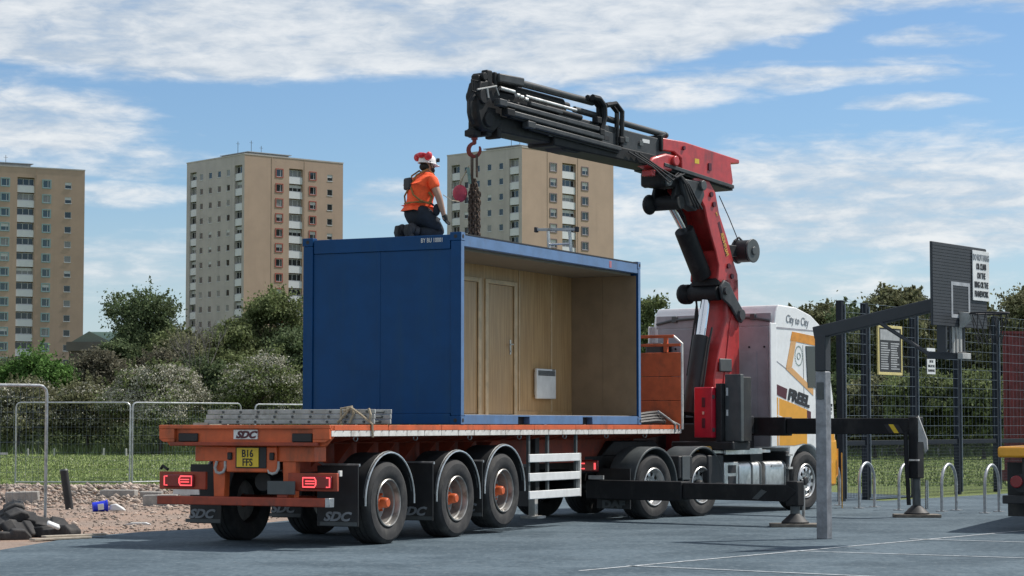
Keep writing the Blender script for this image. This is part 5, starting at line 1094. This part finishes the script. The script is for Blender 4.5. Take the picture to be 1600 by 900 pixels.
def scatter_mesh(name, m, P, S, rng, kind='stone', tint=True):
    n = len(P)
    if kind == 'stone':
        base = np.array([(1, 0, 0), (-1, 0, 0), (0, 1, 0), (0, -1, 0), (0, 0, 1), (0, 0, -1)], float); F = np.array([(0, 2, 4), (2, 1, 4), (1, 3, 4), (3, 0, 4), (2, 0, 5), (1, 2, 5), (3, 1, 5), (0, 3, 5)])
        jit = rng.uniform(.55, 1.25, (n, 6, 1)); a = rng.uniform(0, 2*PI, n); c, s = np.cos(a), np.sin(a)
        V = base[None]*jit; X = V[..., 0]*c[:, None] - V[..., 1]*s[:, None]; Y = V[..., 0]*s[:, None] + V[..., 1]*c[:, None]; V = np.stack([X, Y, V[..., 2]*.6], -1)*S[:, None, None] + P[:, None, :]
        k = 6
    elif kind == 'blade':
        F = np.array([(0, 1, 2)]); k = 3; a = rng.uniform(0, 2*PI, n); d = np.stack([np.cos(a), np.sin(a), np.zeros(n)], -1); w = S[:, 1:2]
        lean = rng.normal(0, .35, (n, 2)); tip = np.concatenate([lean*S[:, :1], S[:, :1]], 1)
        V = np.stack([P - d*w, P + d*w, P + tip], 1)
    else:                                              # leaf: pointed quad with random attitude
        F = np.array([(0, 1, 2, 3)]); k = 4
        u = rng.normal(size=(n, 3)); u /= np.linalg.norm(u, axis=1, keepdims=True); w = rng.normal(size=(n, 3)); w -= u*(w*u).sum(1, keepdims=True); w /= np.linalg.norm(w, axis=1, keepdims=True)
        s = S[:, None]; V = np.stack([P - u*s, P + w*s*.55, P + u*s, P - w*s*.55], 1)
    me = bpy.data.meshes.new(name); nv = n*k; nf = n*len(F); fl = F.shape[1]
    me.vertices.add(nv); me.vertices.foreach_set('co', V.reshape(-1)); idx = (np.arange(n)[:, None, None]*k + F[None]).reshape(-1)
    me.loops.add(nf*fl); me.loops.foreach_set('vertex_index', idx.astype(np.int32)); me.polygons.add(nf); me.polygons.foreach_set('loop_start', (np.arange(nf)*fl).astype(np.int32))
    me.update(calc_edges=True); me.materials.append(m)
    if tint:
        at = me.attributes.new('tint', 'FLOAT', 'FACE'); at.data.foreach_set('value', np.repeat(rng.random(n), len(F)).astype(np.float32))
    return me
rng = np.random.default_rng(7)
# loose stones on the verge
M_stone = mat('loose_stones', (.33, .27, .225), .9, var=.2, tint=1.3)
n = 7000; P = np.stack([rng.uniform(-13, -3.0, n), rng.uniform(29.5, 47, n), np.full(n, .005)], 1); xe = np.interp(P[:, 1], [28.9, 31.3, 38, 44, 50], [-5.8, -4.5, -2.8, -2, -1]); keep = (P[:, 0] < xe); S = rng.gamma(2.0, .008, n).clip(.006, .07); far = (P[:, 1] > 38) & (P[:, 1] < 44); S = np.where(far, S*1.7, S)
o = link('gravel_stones', scatter_mesh('gravel_stones', M_stone, P[keep], S[keep], rng)); o['kind'] = 'stuff'
# bank of rubble at the back of the verge
mb = MB(); N_ = 40
rb = [(-14 + 12*i/N_, y, (.30 if j == 1 else .0)*(.6 + .4*math.sin(i*1.3)*math.sin(i*.37)) + (-.01)) for i in range(N_+1) for j, y in enumerate((42.6, 45.2, 48.2))]
mb.add(rb, [(i*3+j, i*3+j+1, i*3+j+4, i*3+j+3) for i in range(N_) for j in range(2)]); struct('rubble_bank', mb, M_gravel)
n = 5200; P = np.stack([rng.uniform(-14, -2.2, n), rng.normal(43.8, 1.3, n), np.zeros(n)], 1); P[:, 2] = .22*np.exp(-((P[:, 1]-45)/1.6)**2) + .02; S = rng.gamma(2.2, .016, n).clip(.015, .11)
o = link('rubble_stones', scatter_mesh('rubble_stones', M_stone, P, S, rng)); o['kind'] = 'stuff'
# meadow grass
M_blade = mat('grass_blades', (.23, .29, .095), .8, var=.25, scale=.6, tint=1.1)
def grass(x0, x1, y0, y1, n, h, w, name):
    P = np.stack([rng.uniform(x0, x1, n), y0 + (y1-y0)*rng.random(n)**1.3, np.full(n, -.01)], 1)
    xl = P[:, 1]*-.245; keep = np.abs(P[:, 0]) < P[:, 1]*.245; P = P[keep]; m_ = len(P)
    S = np.stack([rng.uniform(.5, 1.2, m_)*h, np.full(m_, w)], 1)
    o = link(name, scatter_mesh(name, M_blade, P, S, rng, 'blade')); o['kind'] = 'stuff'
grass(-20, -1.0, 48.6, 75, 42000, .055, .018, 'meadow_grass')
grass(-34, 0, 75, 112, 26000, .07, .03, 'meadow_grass')
grass(8, 34, 53, 108, 26000, .07, .03, 'meadow_grass')
M_blos = mat('hawthorn_blossom', (.40, .385, .31), .8, var=.2, scale=2, tint=.7)
n = 1500; P = np.stack([rng.uniform(-26, 0, n), 50 + 60*rng.random(n)**1.4, rng.uniform(.05, .12, n)], 1)
o = link('daisies', scatter_mesh('daisies', M_blos, P, rng.uniform(.018, .04, n), rng, 'leaf')); o['kind'] = 'stuff'
M_tall = mat('tall_rough_grass', (.15, .20, .07), .85, var=.25, scale=.4, tint=1.0)
def tall(x0, x1, y, n):
    P = np.stack([rng.uniform(x0, x1, n), rng.normal(y, 1.2, n), np.full(n, -.02)], 1); S = np.stack([rng.uniform(.3, 1.0, n)*.62, np.full(n, .03)], 1)
    me = scatter_mesh('tall_grass', M_tall, P, S, rng, 'blade'); o = link('tall_grass', me); o['kind'] = 'stuff'
tall(-38, 0, 112, 14000); tall(14, 32, 106, 9000)
# small white marker posts along the meadow edge
mp = MB().box(-.035, .035, -.035, .035, 0, .36).mesh('marker_post', mat('dull_white_post', (.42, .42, .40), .8))
for i, (px, lab) in enumerate(((46, 'at the left edge below the first blossom bush'), (82, 'below the second blossom bush, left one'), (155, 'below the second blossom bush, right one'), (199, 'between the second and third blossom bush'), (1381, 'farther left of the tall stabiliser leg'), (1408, 'just left of the tall stabiliser leg'), (1464, 'just right of the tall stabiliser leg'), (1487, 'farther right of the tall stabiliser leg'), (1525, 'nearest the red wall behind the fence'))):
    x = (px-800)/3422*104; tag(link('marker_post', mp, None, (x, 104 + (i % 3)*.7, 0), (0, .04*(i % 3 - 1), .3*i)), 'small white post in the grass ' + lab, 'post', 'white marker posts along the meadow edge')

# ------------------------------------------------------------------ vegetation
def leafmat(name, col, tint=1.0):
    m = mat(name, col, .75, var=.3, scale=.55, spec=.25, tint=tint); nt = m.node_tree      # leaves let some light through
    p = next(n for n in nt.nodes if n.type == 'BSDF_PRINCIPLED'); out = next(n for n in nt.nodes if n.type == 'OUTPUT_MATERIAL')
    t = nt.nodes.new('ShaderNodeBsdfTranslucent'); mx = nt.nodes.new('ShaderNodeMixShader'); mx.inputs[0].default_value = .32
    src = p.inputs['Base Color'].links[0].from_socket; nt.links.new(src, t.inputs[0]); nt.links.new(p.outputs[0], mx.inputs[1]); nt.links.new(t.outputs[0], mx.inputs[2]); nt.links.new(mx.outputs[0], out.inputs[0])
    return m
M_leaf = [leafmat('leaf_dark_green', (.120, .158, .076)), leafmat('leaf_mid_green', (.160, .192, .082)), leafmat('leaf_olive', (.185, .190, .104)), leafmat('leaf_fresh_green', (.115, .215, .056)), leafmat('leaf_brown_green', (.165, .155, .108))]
M_bark = mat('bark', (.075, .062, .050), .95, var=.3, scale=3, bump=.4, bscale=8)
def crown_points(h, w, base, blobs, per, leaves, rng, flat=.8):
    pts = []; cents = []
    for _ in range(blobs):
        t = rng.random()**.75; z = base + (h-base)*(.08 + .86*t); rr = w*.5*math.sqrt(max(.05, 1-((z-(base+(h-base)*.42))/((h-base)*.62))**2)); a = rng.uniform(0, 2*PI); q = rng.random()**.45*.8
        c = np.array([rr*q*math.cos(a), rr*q*math.sin(a), z]); R = w*rng.uniform(.07, .19); cents.append((c, R))
        for _ in range(per):
            d = rng.normal(size=3); d /= np.linalg.norm(d); d[2] = abs(d[2])*.9 - .25; cc = c + d*R*rng.uniform(.6, 1.55); r2 = R*rng.uniform(.20, .50)
            pts.append(cc + rng.normal(size=(leaves, 3))*r2*np.array([1, 1, flat]))
    for c, R in cents:
        for _ in range(5):
            d = rng.normal(size=3); d[2] = abs(d[2])*1.2; d /= np.linalg.norm(d); ln = R*rng.uniform(1.2, 1.95); t = rng.uniform(.5, 1, (int(leaves*.55), 1))
            pts.append(c + d*ln*t + rng.normal(size=(len(t), 3))*R*.13*(1.25-t))
    return np.concatenate(pts), cents
def make_tree(name, label, cat, x, y, h, w, base, leafm, group, blobs=26, per=9, leaves=60, size=.095, seed=1, blossom=0, trunk=True, z0=0):
    rg = np.random.default_rng(seed); r = thing(name, label, cat, (x, y, z0), 0, group)
    P, cents = crown_points(h, w, base, blobs, per, leaves, rg)
    P = P[P[:, 2] > .12]; S = rg.uniform(.6, 1.25, len(P))*size
    link('crown', scatter_mesh('crown', leafm, P, S, rg, 'leaf'), r)
    if blossom:
        k = []
        for c, R in cents:
            nn = int(blossom*R*R*11); d = rg.normal(size=(nn, 3)); d /= np.linalg.norm(d, axis=1, keepdims=True); d[:, 2] = np.abs(d[:, 2])*1.0 - .12
            cl = c + d*R*rg.uniform(.95, 1.28, (nn, 1)); k.append((cl[:, None, :] + rg.normal(size=(nn, 12, 3))*np.array([.17, .17, .045])).reshape(-1, 3))
        k = np.concatenate(k); link('blossom', scatter_mesh('blossom', M_blos, k, rg.uniform(.035, .075, len(k)), rg, 'leaf'), r)
    q = MB(); top = Vector((0, 0, base + (h-base)*.6)); tr = .022*h
    q.tube([(0, 0, -.1), (.03*h*.2, 0, base*.5), (0, .02*h, base), top], [tr*1.3, tr, tr*.8, tr*.25], 8)
    for c, R in cents[:14]:
        s = Vector((0, .0, base*.7 + (c[2]-base*.7)*.35)); e = Vector(c); mdp = (s+e)/2 + Vector((0, 0, .06*h)); q.tube([s, mdp, e], [tr*.5, tr*.3, tr*.08], 5)
    obj('trunk', q, M_bark, r); return r
def PXX(px, d): return (px-800)/3422*d
def HT(py, d): return EYE + (664-py)/3422*d*1.004
L_ = 'trees beyond the meadow on the left'
d = 128
make_tree('tall_tree', 'tall airy tree with a pointed top between the left and middle tower blocks', 'tree', PXX(222, 132), 132, HT(468, 132), 5.6, 2.6, M_leaf[0], L_, 46, 10, 76, .095, 11)
make_tree('tall_tree', 'tall rounded tree in front of the middle tower, next to the blue cabin', 'tree', PXX(425, 130), 130, HT(468, 130), 4.6, 2.4, M_leaf[1], L_, 40, 10, 76, .095, 12)
make_tree('broad_tree', 'mid green tree just left of the tree beside the blue cabin', 'tree', PXX(362, 127), 127, HT(505, 127), 4.2, 2, M_leaf[1], L_, 32, 10, 76, .095, 13)
make_tree('broad_tree', 'olive green tree below the bare branches of the dead tree', 'tree', PXX(300, 126), 126, HT(535, 126), 4.4, 1.6, M_leaf[2], L_, 32, 10, 76, .095, 14)
make_tree('broad_tree', 'dark green tree at the cabin edge, right of the rounded tall tree', 'tree', PXX(468, 126), 126, HT(520, 126), 4.0, 1.6, M_leaf[0], L_, 30, 10, 76, .095, 15)
make_tree('broad_tree', 'dark brownish tree left of the tall pointed tree', 'tree', PXX(160, 124), 124, HT(556, 124), 4.0, 1.2, M_leaf[4], L_, 30, 10, 76, .095, 16)
make_tree('broad_tree', 'bright green tree low at the left edge below the first tower', 'tree', PXX(50, 121), 121, HT(558, 121), 4.4, 1.0, M_leaf[3], L_, 34, 10, 76, .095, 17)
make_tree('broad_tree', 'second bright green tree, right of the one at the left edge', 'tree', PXX(95, 123), 123, HT(580, 123), 3.2, .9, M_leaf[3], L_, 24, 10, 76, .095, 18)
make_tree('broad_tree', 'dark tree filling the gap between the white blossom bush and the right blossom bush', 'tree', PXX(322, 121), 121, HT(575, 121), 3.6, .8, M_leaf[0], L_, 26, 10, 76, .095, 19)
make_tree('broad_tree', 'dark olive tree behind the white blossom bush', 'tree', PXX(240, 122), 122, HT(560, 122), 4.0, .9, M_leaf[4], L_, 30, 10, 76, .095, 20)
make_tree('broad_tree', 'olive tree filling in right of the tall pointed tree', 'tree', PXX(268, 128), 128, HT(522, 128), 4.2, 1.4, M_leaf[1], L_, 32, 10, 76, .095, 22)
make_tree('broad_tree', 'dark green tree filling in left of the tall pointed tree', 'tree', PXX(188, 127), 127, HT(535, 127), 4.2, 1.2, M_leaf[0], L_, 32, 10, 76, .095, 23)
make_tree('broad_tree', 'green tree between the olive tree and the tree left of the cabin', 'tree', PXX(335, 124), 124, HT(548, 124), 4.0, 1.0, M_leaf[1], L_, 30, 10, 76, .095, 24)
make_tree('broad_tree', 'dark low tree at the far left edge behind the bright green trees', 'tree', PXX(-8, 128), 128, HT(568, 128), 4.5, .9, M_leaf[0], L_, 30, 10, 76, .095, 21)
def bare_tree(label, x, y, h, w, seed):
    rd = random.Random(seed); r = thing('bare_tree', label, 'tree', (x, y, 0)); q = MB(); q2 = MB()
    def grow(p, d, l, rr, lev):
        e = p + d*l; m = (p+e)/2 + Vector((rd.uniform(-1, 1), rd.uniform(-1, 1), 0))*l*.06; (q if lev < 2 else q2).tube([p, m, e], [rr, rr*.8, rr*.6], 5 if lev < 2 else 4)
        if lev >= 5: return
        for k in range(3 if lev < 3 else 4):
            nd = (d + Vector((rd.uniform(-1, 1)*w, rd.uniform(-1, 1)*w, rd.uniform(-.1, .55)))).normalized(); grow(p + d*l*rd.uniform(.55, 1), nd, l*rd.uniform(.55, .78), rr*.55, lev+1)
    grow(Vector((0, 0, 0)), Vector((0, 0, 1)), h*.40, .06, 0); gb = mat('grey_twigs', (.21, .185, .18), .9, var=.25)
    obj('trunk', q, M_bark, r); obj('twigs', q2, gb, r)['kind'] = 'stuff'
bare_tree('leafless grey tree in front of the shaded side of the middle tower', PXX(320, 120), 120, HT(462, 120)*1.0, .42, 5)
B_ = 'flowering hawthorn bushes along the meadow'
for i, (px, w, py, dd, bl, lab, fm) in enumerate(((30, 4.6, 606, 112, 7.0, 'pale flowering bush at the left edge behind the near fence panel', 2), (138, 4.6, 616, 113, 5.0, 'pale flowering bush right of the near fence panel', 2), (252, 5.2, 583, 110, 30, 'white blossom-covered bush left of the orange trailer', 1), (408, 5.2, 574, 110, 10, 'yellow-white flowering bush beside the blue cabin', 1))):
    make_tree('hawthorn_bush', lab, 'bush', PXX(px, dd), dd, HT(py, dd), w, 1.0, M_leaf[fm], B_, 30, 9, 70, .085, 31+i, bl)
R_ = 'trees beyond the mesh fence on the right'
for i, (px, dd, py, w, lm, base, lab) in enumerate(((1404, 104, 452, 3.6, 2, 2.4, 'tallest tree above the fence left of the backboard'), (1335, 108, 488, 4.0, 0, 1.4, 'dark tree behind the first fence post'), (1275, 112, 478, 4.2, 2, 1.6, 'dark tree top behind the lorry cab roof'), (1215, 116, 476, 4.4, 2, 1.6, 'tree hidden mostly behind the lorry cab'), (1460, 107, 486, 4.4, 0, 1.4, 'dark tree behind the arm of the basketball goal'), (1520, 106, 488, 4.4, 4, 1.4, 'brownish tree behind the basketball ring'), (1580, 103, 462, 4.6, 2, 1.8, 'leafy tree at the right edge above the red wall'), (1640, 106, 470, 4.6, 0, 1.6, 'dark tree just outside the right edge'), (1435, 96, 590, 3.6, 1, .4, 'lighter low bush behind the fence sign'), (1535, 95, 585, 3.6, 1, .4, 'lighter low bush left of the red wall'), (1365, 98, 600, 3.4, 2, .4, 'low olive bush behind the notice board'), (1310, 99, 590, 3.2, 0, .4, 'low dark bush beside the first fence post'), (1017, 112, 466, 2.6, 1, 1.6, 'tree showing between the blue cabin and the lorry'), (1070, 116, 500, 4.0, 0, 1.4, 'dark tree behind the lorry cab rear'), (1140, 116, 500, 4.0, 0, 1.4, 'dark tree behind the crane column'))):
    make_tree('low_bush' if base < .5 else 'broad_tree', lab, 'bush' if base < .5 else 'tree', PXX(px, dd), dd, HT(py, dd), w, base, M_leaf[lm], R_, 34, 10, 76, .095, 51+i)
# far-off wood that reads as one dark mass
def wood(x0, x1, y, h, n, seed, m):
    rg = np.random.default_rng(seed); P = []
    for _ in range(n):
        x = rg.uniform(x0, x1); yy = y + rg.normal()*2.5; hh = h*rg.uniform(.55, 1.0); z = rg.random()**.8*hh
        P.append(np.array([x, yy, z]) + rg.normal(size=(80, 3))*np.array([.5, .5, .38]))
    P = np.concatenate(P); P = P[P[:, 2] > 0]; o = link('wood', scatter_mesh('wood', m, P, rg.uniform(.07, .15, len(P)), rg, 'leaf')); o['kind'] = 'stuff'
wood(-46, -8, 136, 5.6, 1700, 71, M_leaf[0]); wood(-95, -46, 138, 6.0, 1700, 75, M_leaf[0]); wood(-9, 5, 134, 5.4, 700, 76, M_leaf[1]); wood(34, 70, 124, 6.2, 1300, 77, M_leaf[0]); wood(4, 34, 124, 6.4, 1500, 72, M_leaf[0]); wood(-40, -10, 118, 2.2, 600, 73, M_leaf[0]); wood(14, 30, 112, 2.6, 500, 74, M_leaf[0])

# ------------------------------------------------------------------ buildings far behind
M_beige = mat('beige_render', (.395, .288, .222), .85, var=.07, scale=.25, dirt=(.33, .24, .185), dirtamt=.7, dscale=.7, run=.05)
M_greyr = mat('grey_pebbledash', (.42, .388, .375), .9, var=.08, scale=.3, dirt=(.33, .305, .30), dirtamt=.7, dscale=.8, run=.05)
M_spand = mat('pale_grey_panel', (.60, .61, .64), .6, var=.06, scale=.4)
M_wfr = mat('white_window_frame', (.50, .51, .52), .5, var=.05)
M_panes = [mat('window_glass_dark', (.012, .016, .02), .06, var=.1, spec=.8), mat('window_glass_curtained', (.20, .20, .20), .25, var=.2, spec=.6), mat('window_glass_blue', (.03, .055, .07), .06, var=.1, spec=.8)]
def facade(r, right, up, nrm, W, H, holes, m, depth=.3, name='wall'):
    right, nrm = Vector(right), Vector(nrm); up = Vector(up)
    xs = sorted({0, W} | {h[0] for h in holes} | {h[1] for h in holes}); zs = sorted({0, H} | {h[2] for h in holes} | {h[3] for h in holes}); q = MB()
    def P(x, z, dd=0): return right*x + up*z - nrm*dd
    hs = set()
    for i in range(len(xs)-1):
        for j in range(len(zs)-1):
            cx, cz = (xs[i]+xs[i+1])/2, (zs[j]+zs[j+1])/2
            if any(h[0] < cx < h[1] and h[2] < cz < h[3] for h in holes): continue
            q.add([P(xs[i], zs[j]), P(xs[i+1], zs[j]), P(xs[i+1], zs[j+1]), P(xs[i], zs[j+1])], [(0, 1, 2, 3)])
    for x0, x1, z0, z1, *dd in holes:
        D = dd[0] if dd else depth
        for (a, b), (c, e) in (((x0, z0), (x1, z0)), ((x1, z0), (x1, z1)), ((x1, z1), (x0, z1)), ((x0, z1), (x0, z0))):
            q.add([P(a, b), P(c, e), P(c, e, D), P(a, b, D)], [(0, 1, 2, 3)])
        q.add([P(x0, z0, D), P(x1, z0, D), P(x1, z1, D), P(x0, z1, D)], [(0, 1, 2, 3)])
    return link(name, q.mesh(name, m, 0, fix=False), r)
WCACHE = {}
def win_mesh(w, h, kind):
    k = (round(w, 2), round(h, 2), kind)
    if k in WCACHE: return WCACHE[k]
    q = MB(); b = .065
    q.box(-w/2, w/2, -.06, .06, 0, b); q.box(-w/2, w/2, -.06, .06, h-b, h); q.box(-w/2, -w/2+b, -.06, .06, b, h-b); q.box(w/2-b, w/2, -.06, .06, b, h-b)
    if kind != 'small':
        for fx in ((-.12,) if kind == 'wide' else (.18,)): q.box(fx*w-.04, fx*w+.04, -.055, .055, b, h-b)
        if kind == 'wide': q.box(.22*w-.04, .22*w+.04, -.055, .055, b, h-b)
    q.box(-w/2-.05, w/2+.05, -.16, -.061, -.08, .02)
    p = [MB().box(-w/2+b, w/2-b, -.01, .01, b, h-b).mesh('pane', m, 0) for m in M_panes]
    bl = MB().box(-w/2+b, w/2-b, -.018, -.012, h*.55, h-b).mesh('blind', M_wfr, 0)
    WCACHE[k] = (q.mesh('window', M_wfr, 0), p, bl); return WCACHE[k]
def make_tower(label, x, y, rz, WA, WB, floors, z0, storey, fa, fb, accent, seed, cornerblank=None):
    rd = random.Random(seed); r = thing('tower_block', label, 'tower block', (x, y, z0), rz, 'tower blocks on the skyline'); H = floors*storey + 1.9
    ac = mat('window_surround_' + accent[0], accent[1], .6, var=.1)
    def holes(spec, W):
        hs = []; wins = []
        for kind, f0, f1 in spec:
            if kind == 'balcony':
                hs.append((f0*W, f1*W, storey*.4, floors*storey + .15, .9))
                for f in range(floors): wins.append((kind, (f0+f1)/2*W, f*storey + 1.45, (f1-f0)*W, 1.15, f))
            else:
                hh = 1.15 if kind == 'small' else 1.3
                for f in range(floors):
                    zb = f*storey + 1.15; hs.append((f0*W, f1*W, zb, zb+hh, .22)); wins.append((kind, (f0+f1)/2*W, zb, (f1-f0)*W, hh, f))
        return hs, wins
    for face, spec, W, m in (('a', fa, WA, M_beige), ('b', fb, WB, M_greyr)):
        hs, wins = holes(spec, W); right, nrm, rot = ((1, 0, 0), (0, -1, 0), 0) if face == 'a' else ((0, 1, 0), (-1, 0, 0), -PI/2)
        facade(r, right, (0, 0, 1), nrm, W, H, hs, m, name='wall')
        R_v, N_v = Vector(right), Vector(nrm)
        for kind, cx, zb, w, hh, f in wins:
            k = 'wide' if kind == 'balcony' else ('small' if kind == 'small' else 'mid'); me, panes, bl = win_mesh(w, hh, k); dep = .62 if kind == 'balcony' else .10
            p = R_v*cx - N_v*dep + Vector((0, 0, zb)); o = link('window', me, r, p, (0, 0, rot))
            link('pane', panes[(2 if accent[0] == 'teal' and kind == 'framed' else 0) if rd.random() < .80 else 1], o)
            if rd.random() < .22: link('blind', bl, o)
            if kind == 'balcony':
                key = ('sp', round(w, 2))
                if key not in WCACHE: WCACHE[key] = MB().box(-w/2+.01, w/2-.01, -.05, .05, -1.32, -.10).mesh('spandrel', M_spand, 0)
                link('spandrel', WCACHE[key], r, p + N_v*.40, (0, 0, rot))
            if kind == 'framed':
                key = ('fr', round(w, 2), round(hh, 2), accent[0])
                if key not in WCACHE:
                    q = MB(); t = .16
                    for b_ in ((-w/2-t, w/2+t, hh, hh+t), (-w/2-t, w/2+t, -t, 0), (-w/2-t, -w/2, 0, hh), (w/2, w/2+t, 0, hh)): q.box(b_[0], b_[1], -.13, .17, b_[2], b_[3])
                    WCACHE[key] = q.mesh('surround', ac, 0)
                link('surround', WCACHE[key], o, (0, -.05, 0))
    q = MB(); q.add([(0, WB, 0), (WA, WB, 0), (WA, WB, H), (0, WB, H), (WA, 0, 0), (WA, 0, H)], [(1, 0, 3, 2), (4, 1, 2, 5)]); link('wall', q.mesh('wall', M_greyr, 0, fix=False), r)
    q = MB(); q.box(.1, WA-.1, .1, WB-.1, H-.7, H-.6); obj('roof', q, M_dgrey, r)
    q = MB(); q.box(-.06, WA+.06, -.06, .25, H, H+.22); q.box(-.06, WA+.06, WB-.25, WB+.06, H, H+.22); q.box(-.06, .25, .2505, WB-.2505, H, H+.22); q.box(WA-.25, WA+.06, .2505, WB-.2505, H, H+.22); obj('parapet', q, M_greyr, r)
    q = MB(); q.box(WA*.22, WA*.62, WB*.3, WB*.75, H-.6, H+1.3); ph = obj('penthouse', q, mat('pale_roof_house', (.42, .42, .41), .8, var=.06, scale=.3), r)
    q = MB(); q.box(WA*.20, WA*.64, WB*.28, WB*.77, H+1.3, H+1.42); obj('penthouse_roof', q, MATS['pale_roof_house'], ph)
    for fx, fy, hh in ((.30, .4, 3.4), (.46, .5, 2.4), (.05, .2, 1.4)):
        q = MB(); q.tube([(WA*fx, WB*fy, H), (WA*fx, WB*fy, H+2+hh*.5)], .05, 5); q.tube([(WA*fx-.4, WB*fy, H+1.6+hh*.5), (WA*fx+.4, WB*fy, H+1.6+hh*.5)], .03, 4); obj('aerial', q, M_dgrey, r)
    for k in range(2): obj('downpipe', MB().box(WA*(.27 if k == 0 else .60)-.05, WA*(.27 if k == 0 else .60)+.05, -.05, -.001, 0, H), M_beige, r)
A_ = [('framed', .315, .378), ('balcony', .445, .585), ('framed', .655, .715), ('small', .835, .89)]
B_f = [('balcony', .04, .165), ('small', .245, .30), ('small', .40, .455), ('small', .555, .61), ('small', .71, .765), ('balcony', .825, .94)]
make_tower('middle tower block with red window surrounds, behind the blue cabin corner', -46.9, 382, rad(40.8), 21.4, 18.7, 16, 4.4, 2.66, A_, B_f, ('red', (.33, .075, .055)), 3)
A3 = [('framed', .30, .365), ('balcony', .43, .58), ('framed', .645, .71)]
make_tower('right tower block with grey window surrounds, behind the chains and crane boom', 1.7, 374, rad(46.5), 24.0, 18.2, 16, 4.6, 2.66, A3, B_f, ('plum_grey', (.17, .13, .14)), 5)
make_tower('left tower block with teal window surrounds, cut by the left picture edge', PXX(-46, 392), 392-8, rad(28.0), 22.2, 18.7, 16, 2.9, 2.66, A_, B_f, ('teal', (.21, .33, .35)), 7)
def low_building():
    r = thing('brick_building', 'long dark brown building with low pitched roofs between the left and middle towers', 'building', (-53, 262, 3.5), rad(4)); br = mat('dark_brown_brick', (.085, .066, .060), .9, var=.15, scale=.5)
    obj('wall', MB().box(0, 17, 0, 10, -3, 6.8), br, r); q = MB(); q.prism([(-.3, 6.81), (17.3, 6.81), (17.3, 7.9), (-.3, 7.9)], 'y', -.3, 10.3); obj('eaves', q, mat('dark_slate_roof', (.10, .088, .085), .85, var=.15, scale=.5), r)
    q = MB(); q.prism([(.2, 7.91), (4.8, 7.91), (2.3, 9.2)], 'y', .5, 8); obj('roof_gable', q, mat('moss_green_roof', (.15, .17, .14), .85, var=.1), r)
    q = MB(); q.prism([(2.4, 9.15), (8.2, 9.1), (8.2, 7.92), (4.85, 7.92)], 'y', 1.0, 8); obj('green_roof', q, mat('pale_green_roof', (.30, .40, .35), .7, var=.05), r)
    for k in range(6): obj('window', MB().box(1.4+k*2.6, 2.9+k*2.6, -.05, .03, 3.2, 4.8), M_panes[0], r)
low_building()
def entrance():
    r = thing('entrance_porch', 'white flat entrance canopy with railing at the foot of the left tower', 'porch', (PXX(58, 300), 300, 6.2), 0); d = 300
    obj('roof_slab', MB().box(0, 6.4, 0, 4, 2.15, 2.75), M_wfr, r, bevel=.03); obj('front_wall', MB().box(2.4, 5.4, .4, 3.8, 0, 2.15), M_wfr, r)
    for x in (.3, 6.0): obj('column', MB().box(x-.12, x+.12, .2, .44, -1, 2.148), M_wfr, r)
    for z in (3.3, 3.9): obj('railing', MB().beam((-2.0, .2, z), (8.5, .2, z-.15), .05, .06), M_steel, r)
    for k in range(8): obj('railing_post', MB().box(-1.9+k*1.45, -1.84+k*1.45, .17, .23, 2.2, 3.9-.02*k), M_steel, r)
    obj('opening', MB().box(3.0, 4.8, .39, .399, .3, 1.9), M_panes[0], r)
entrance()
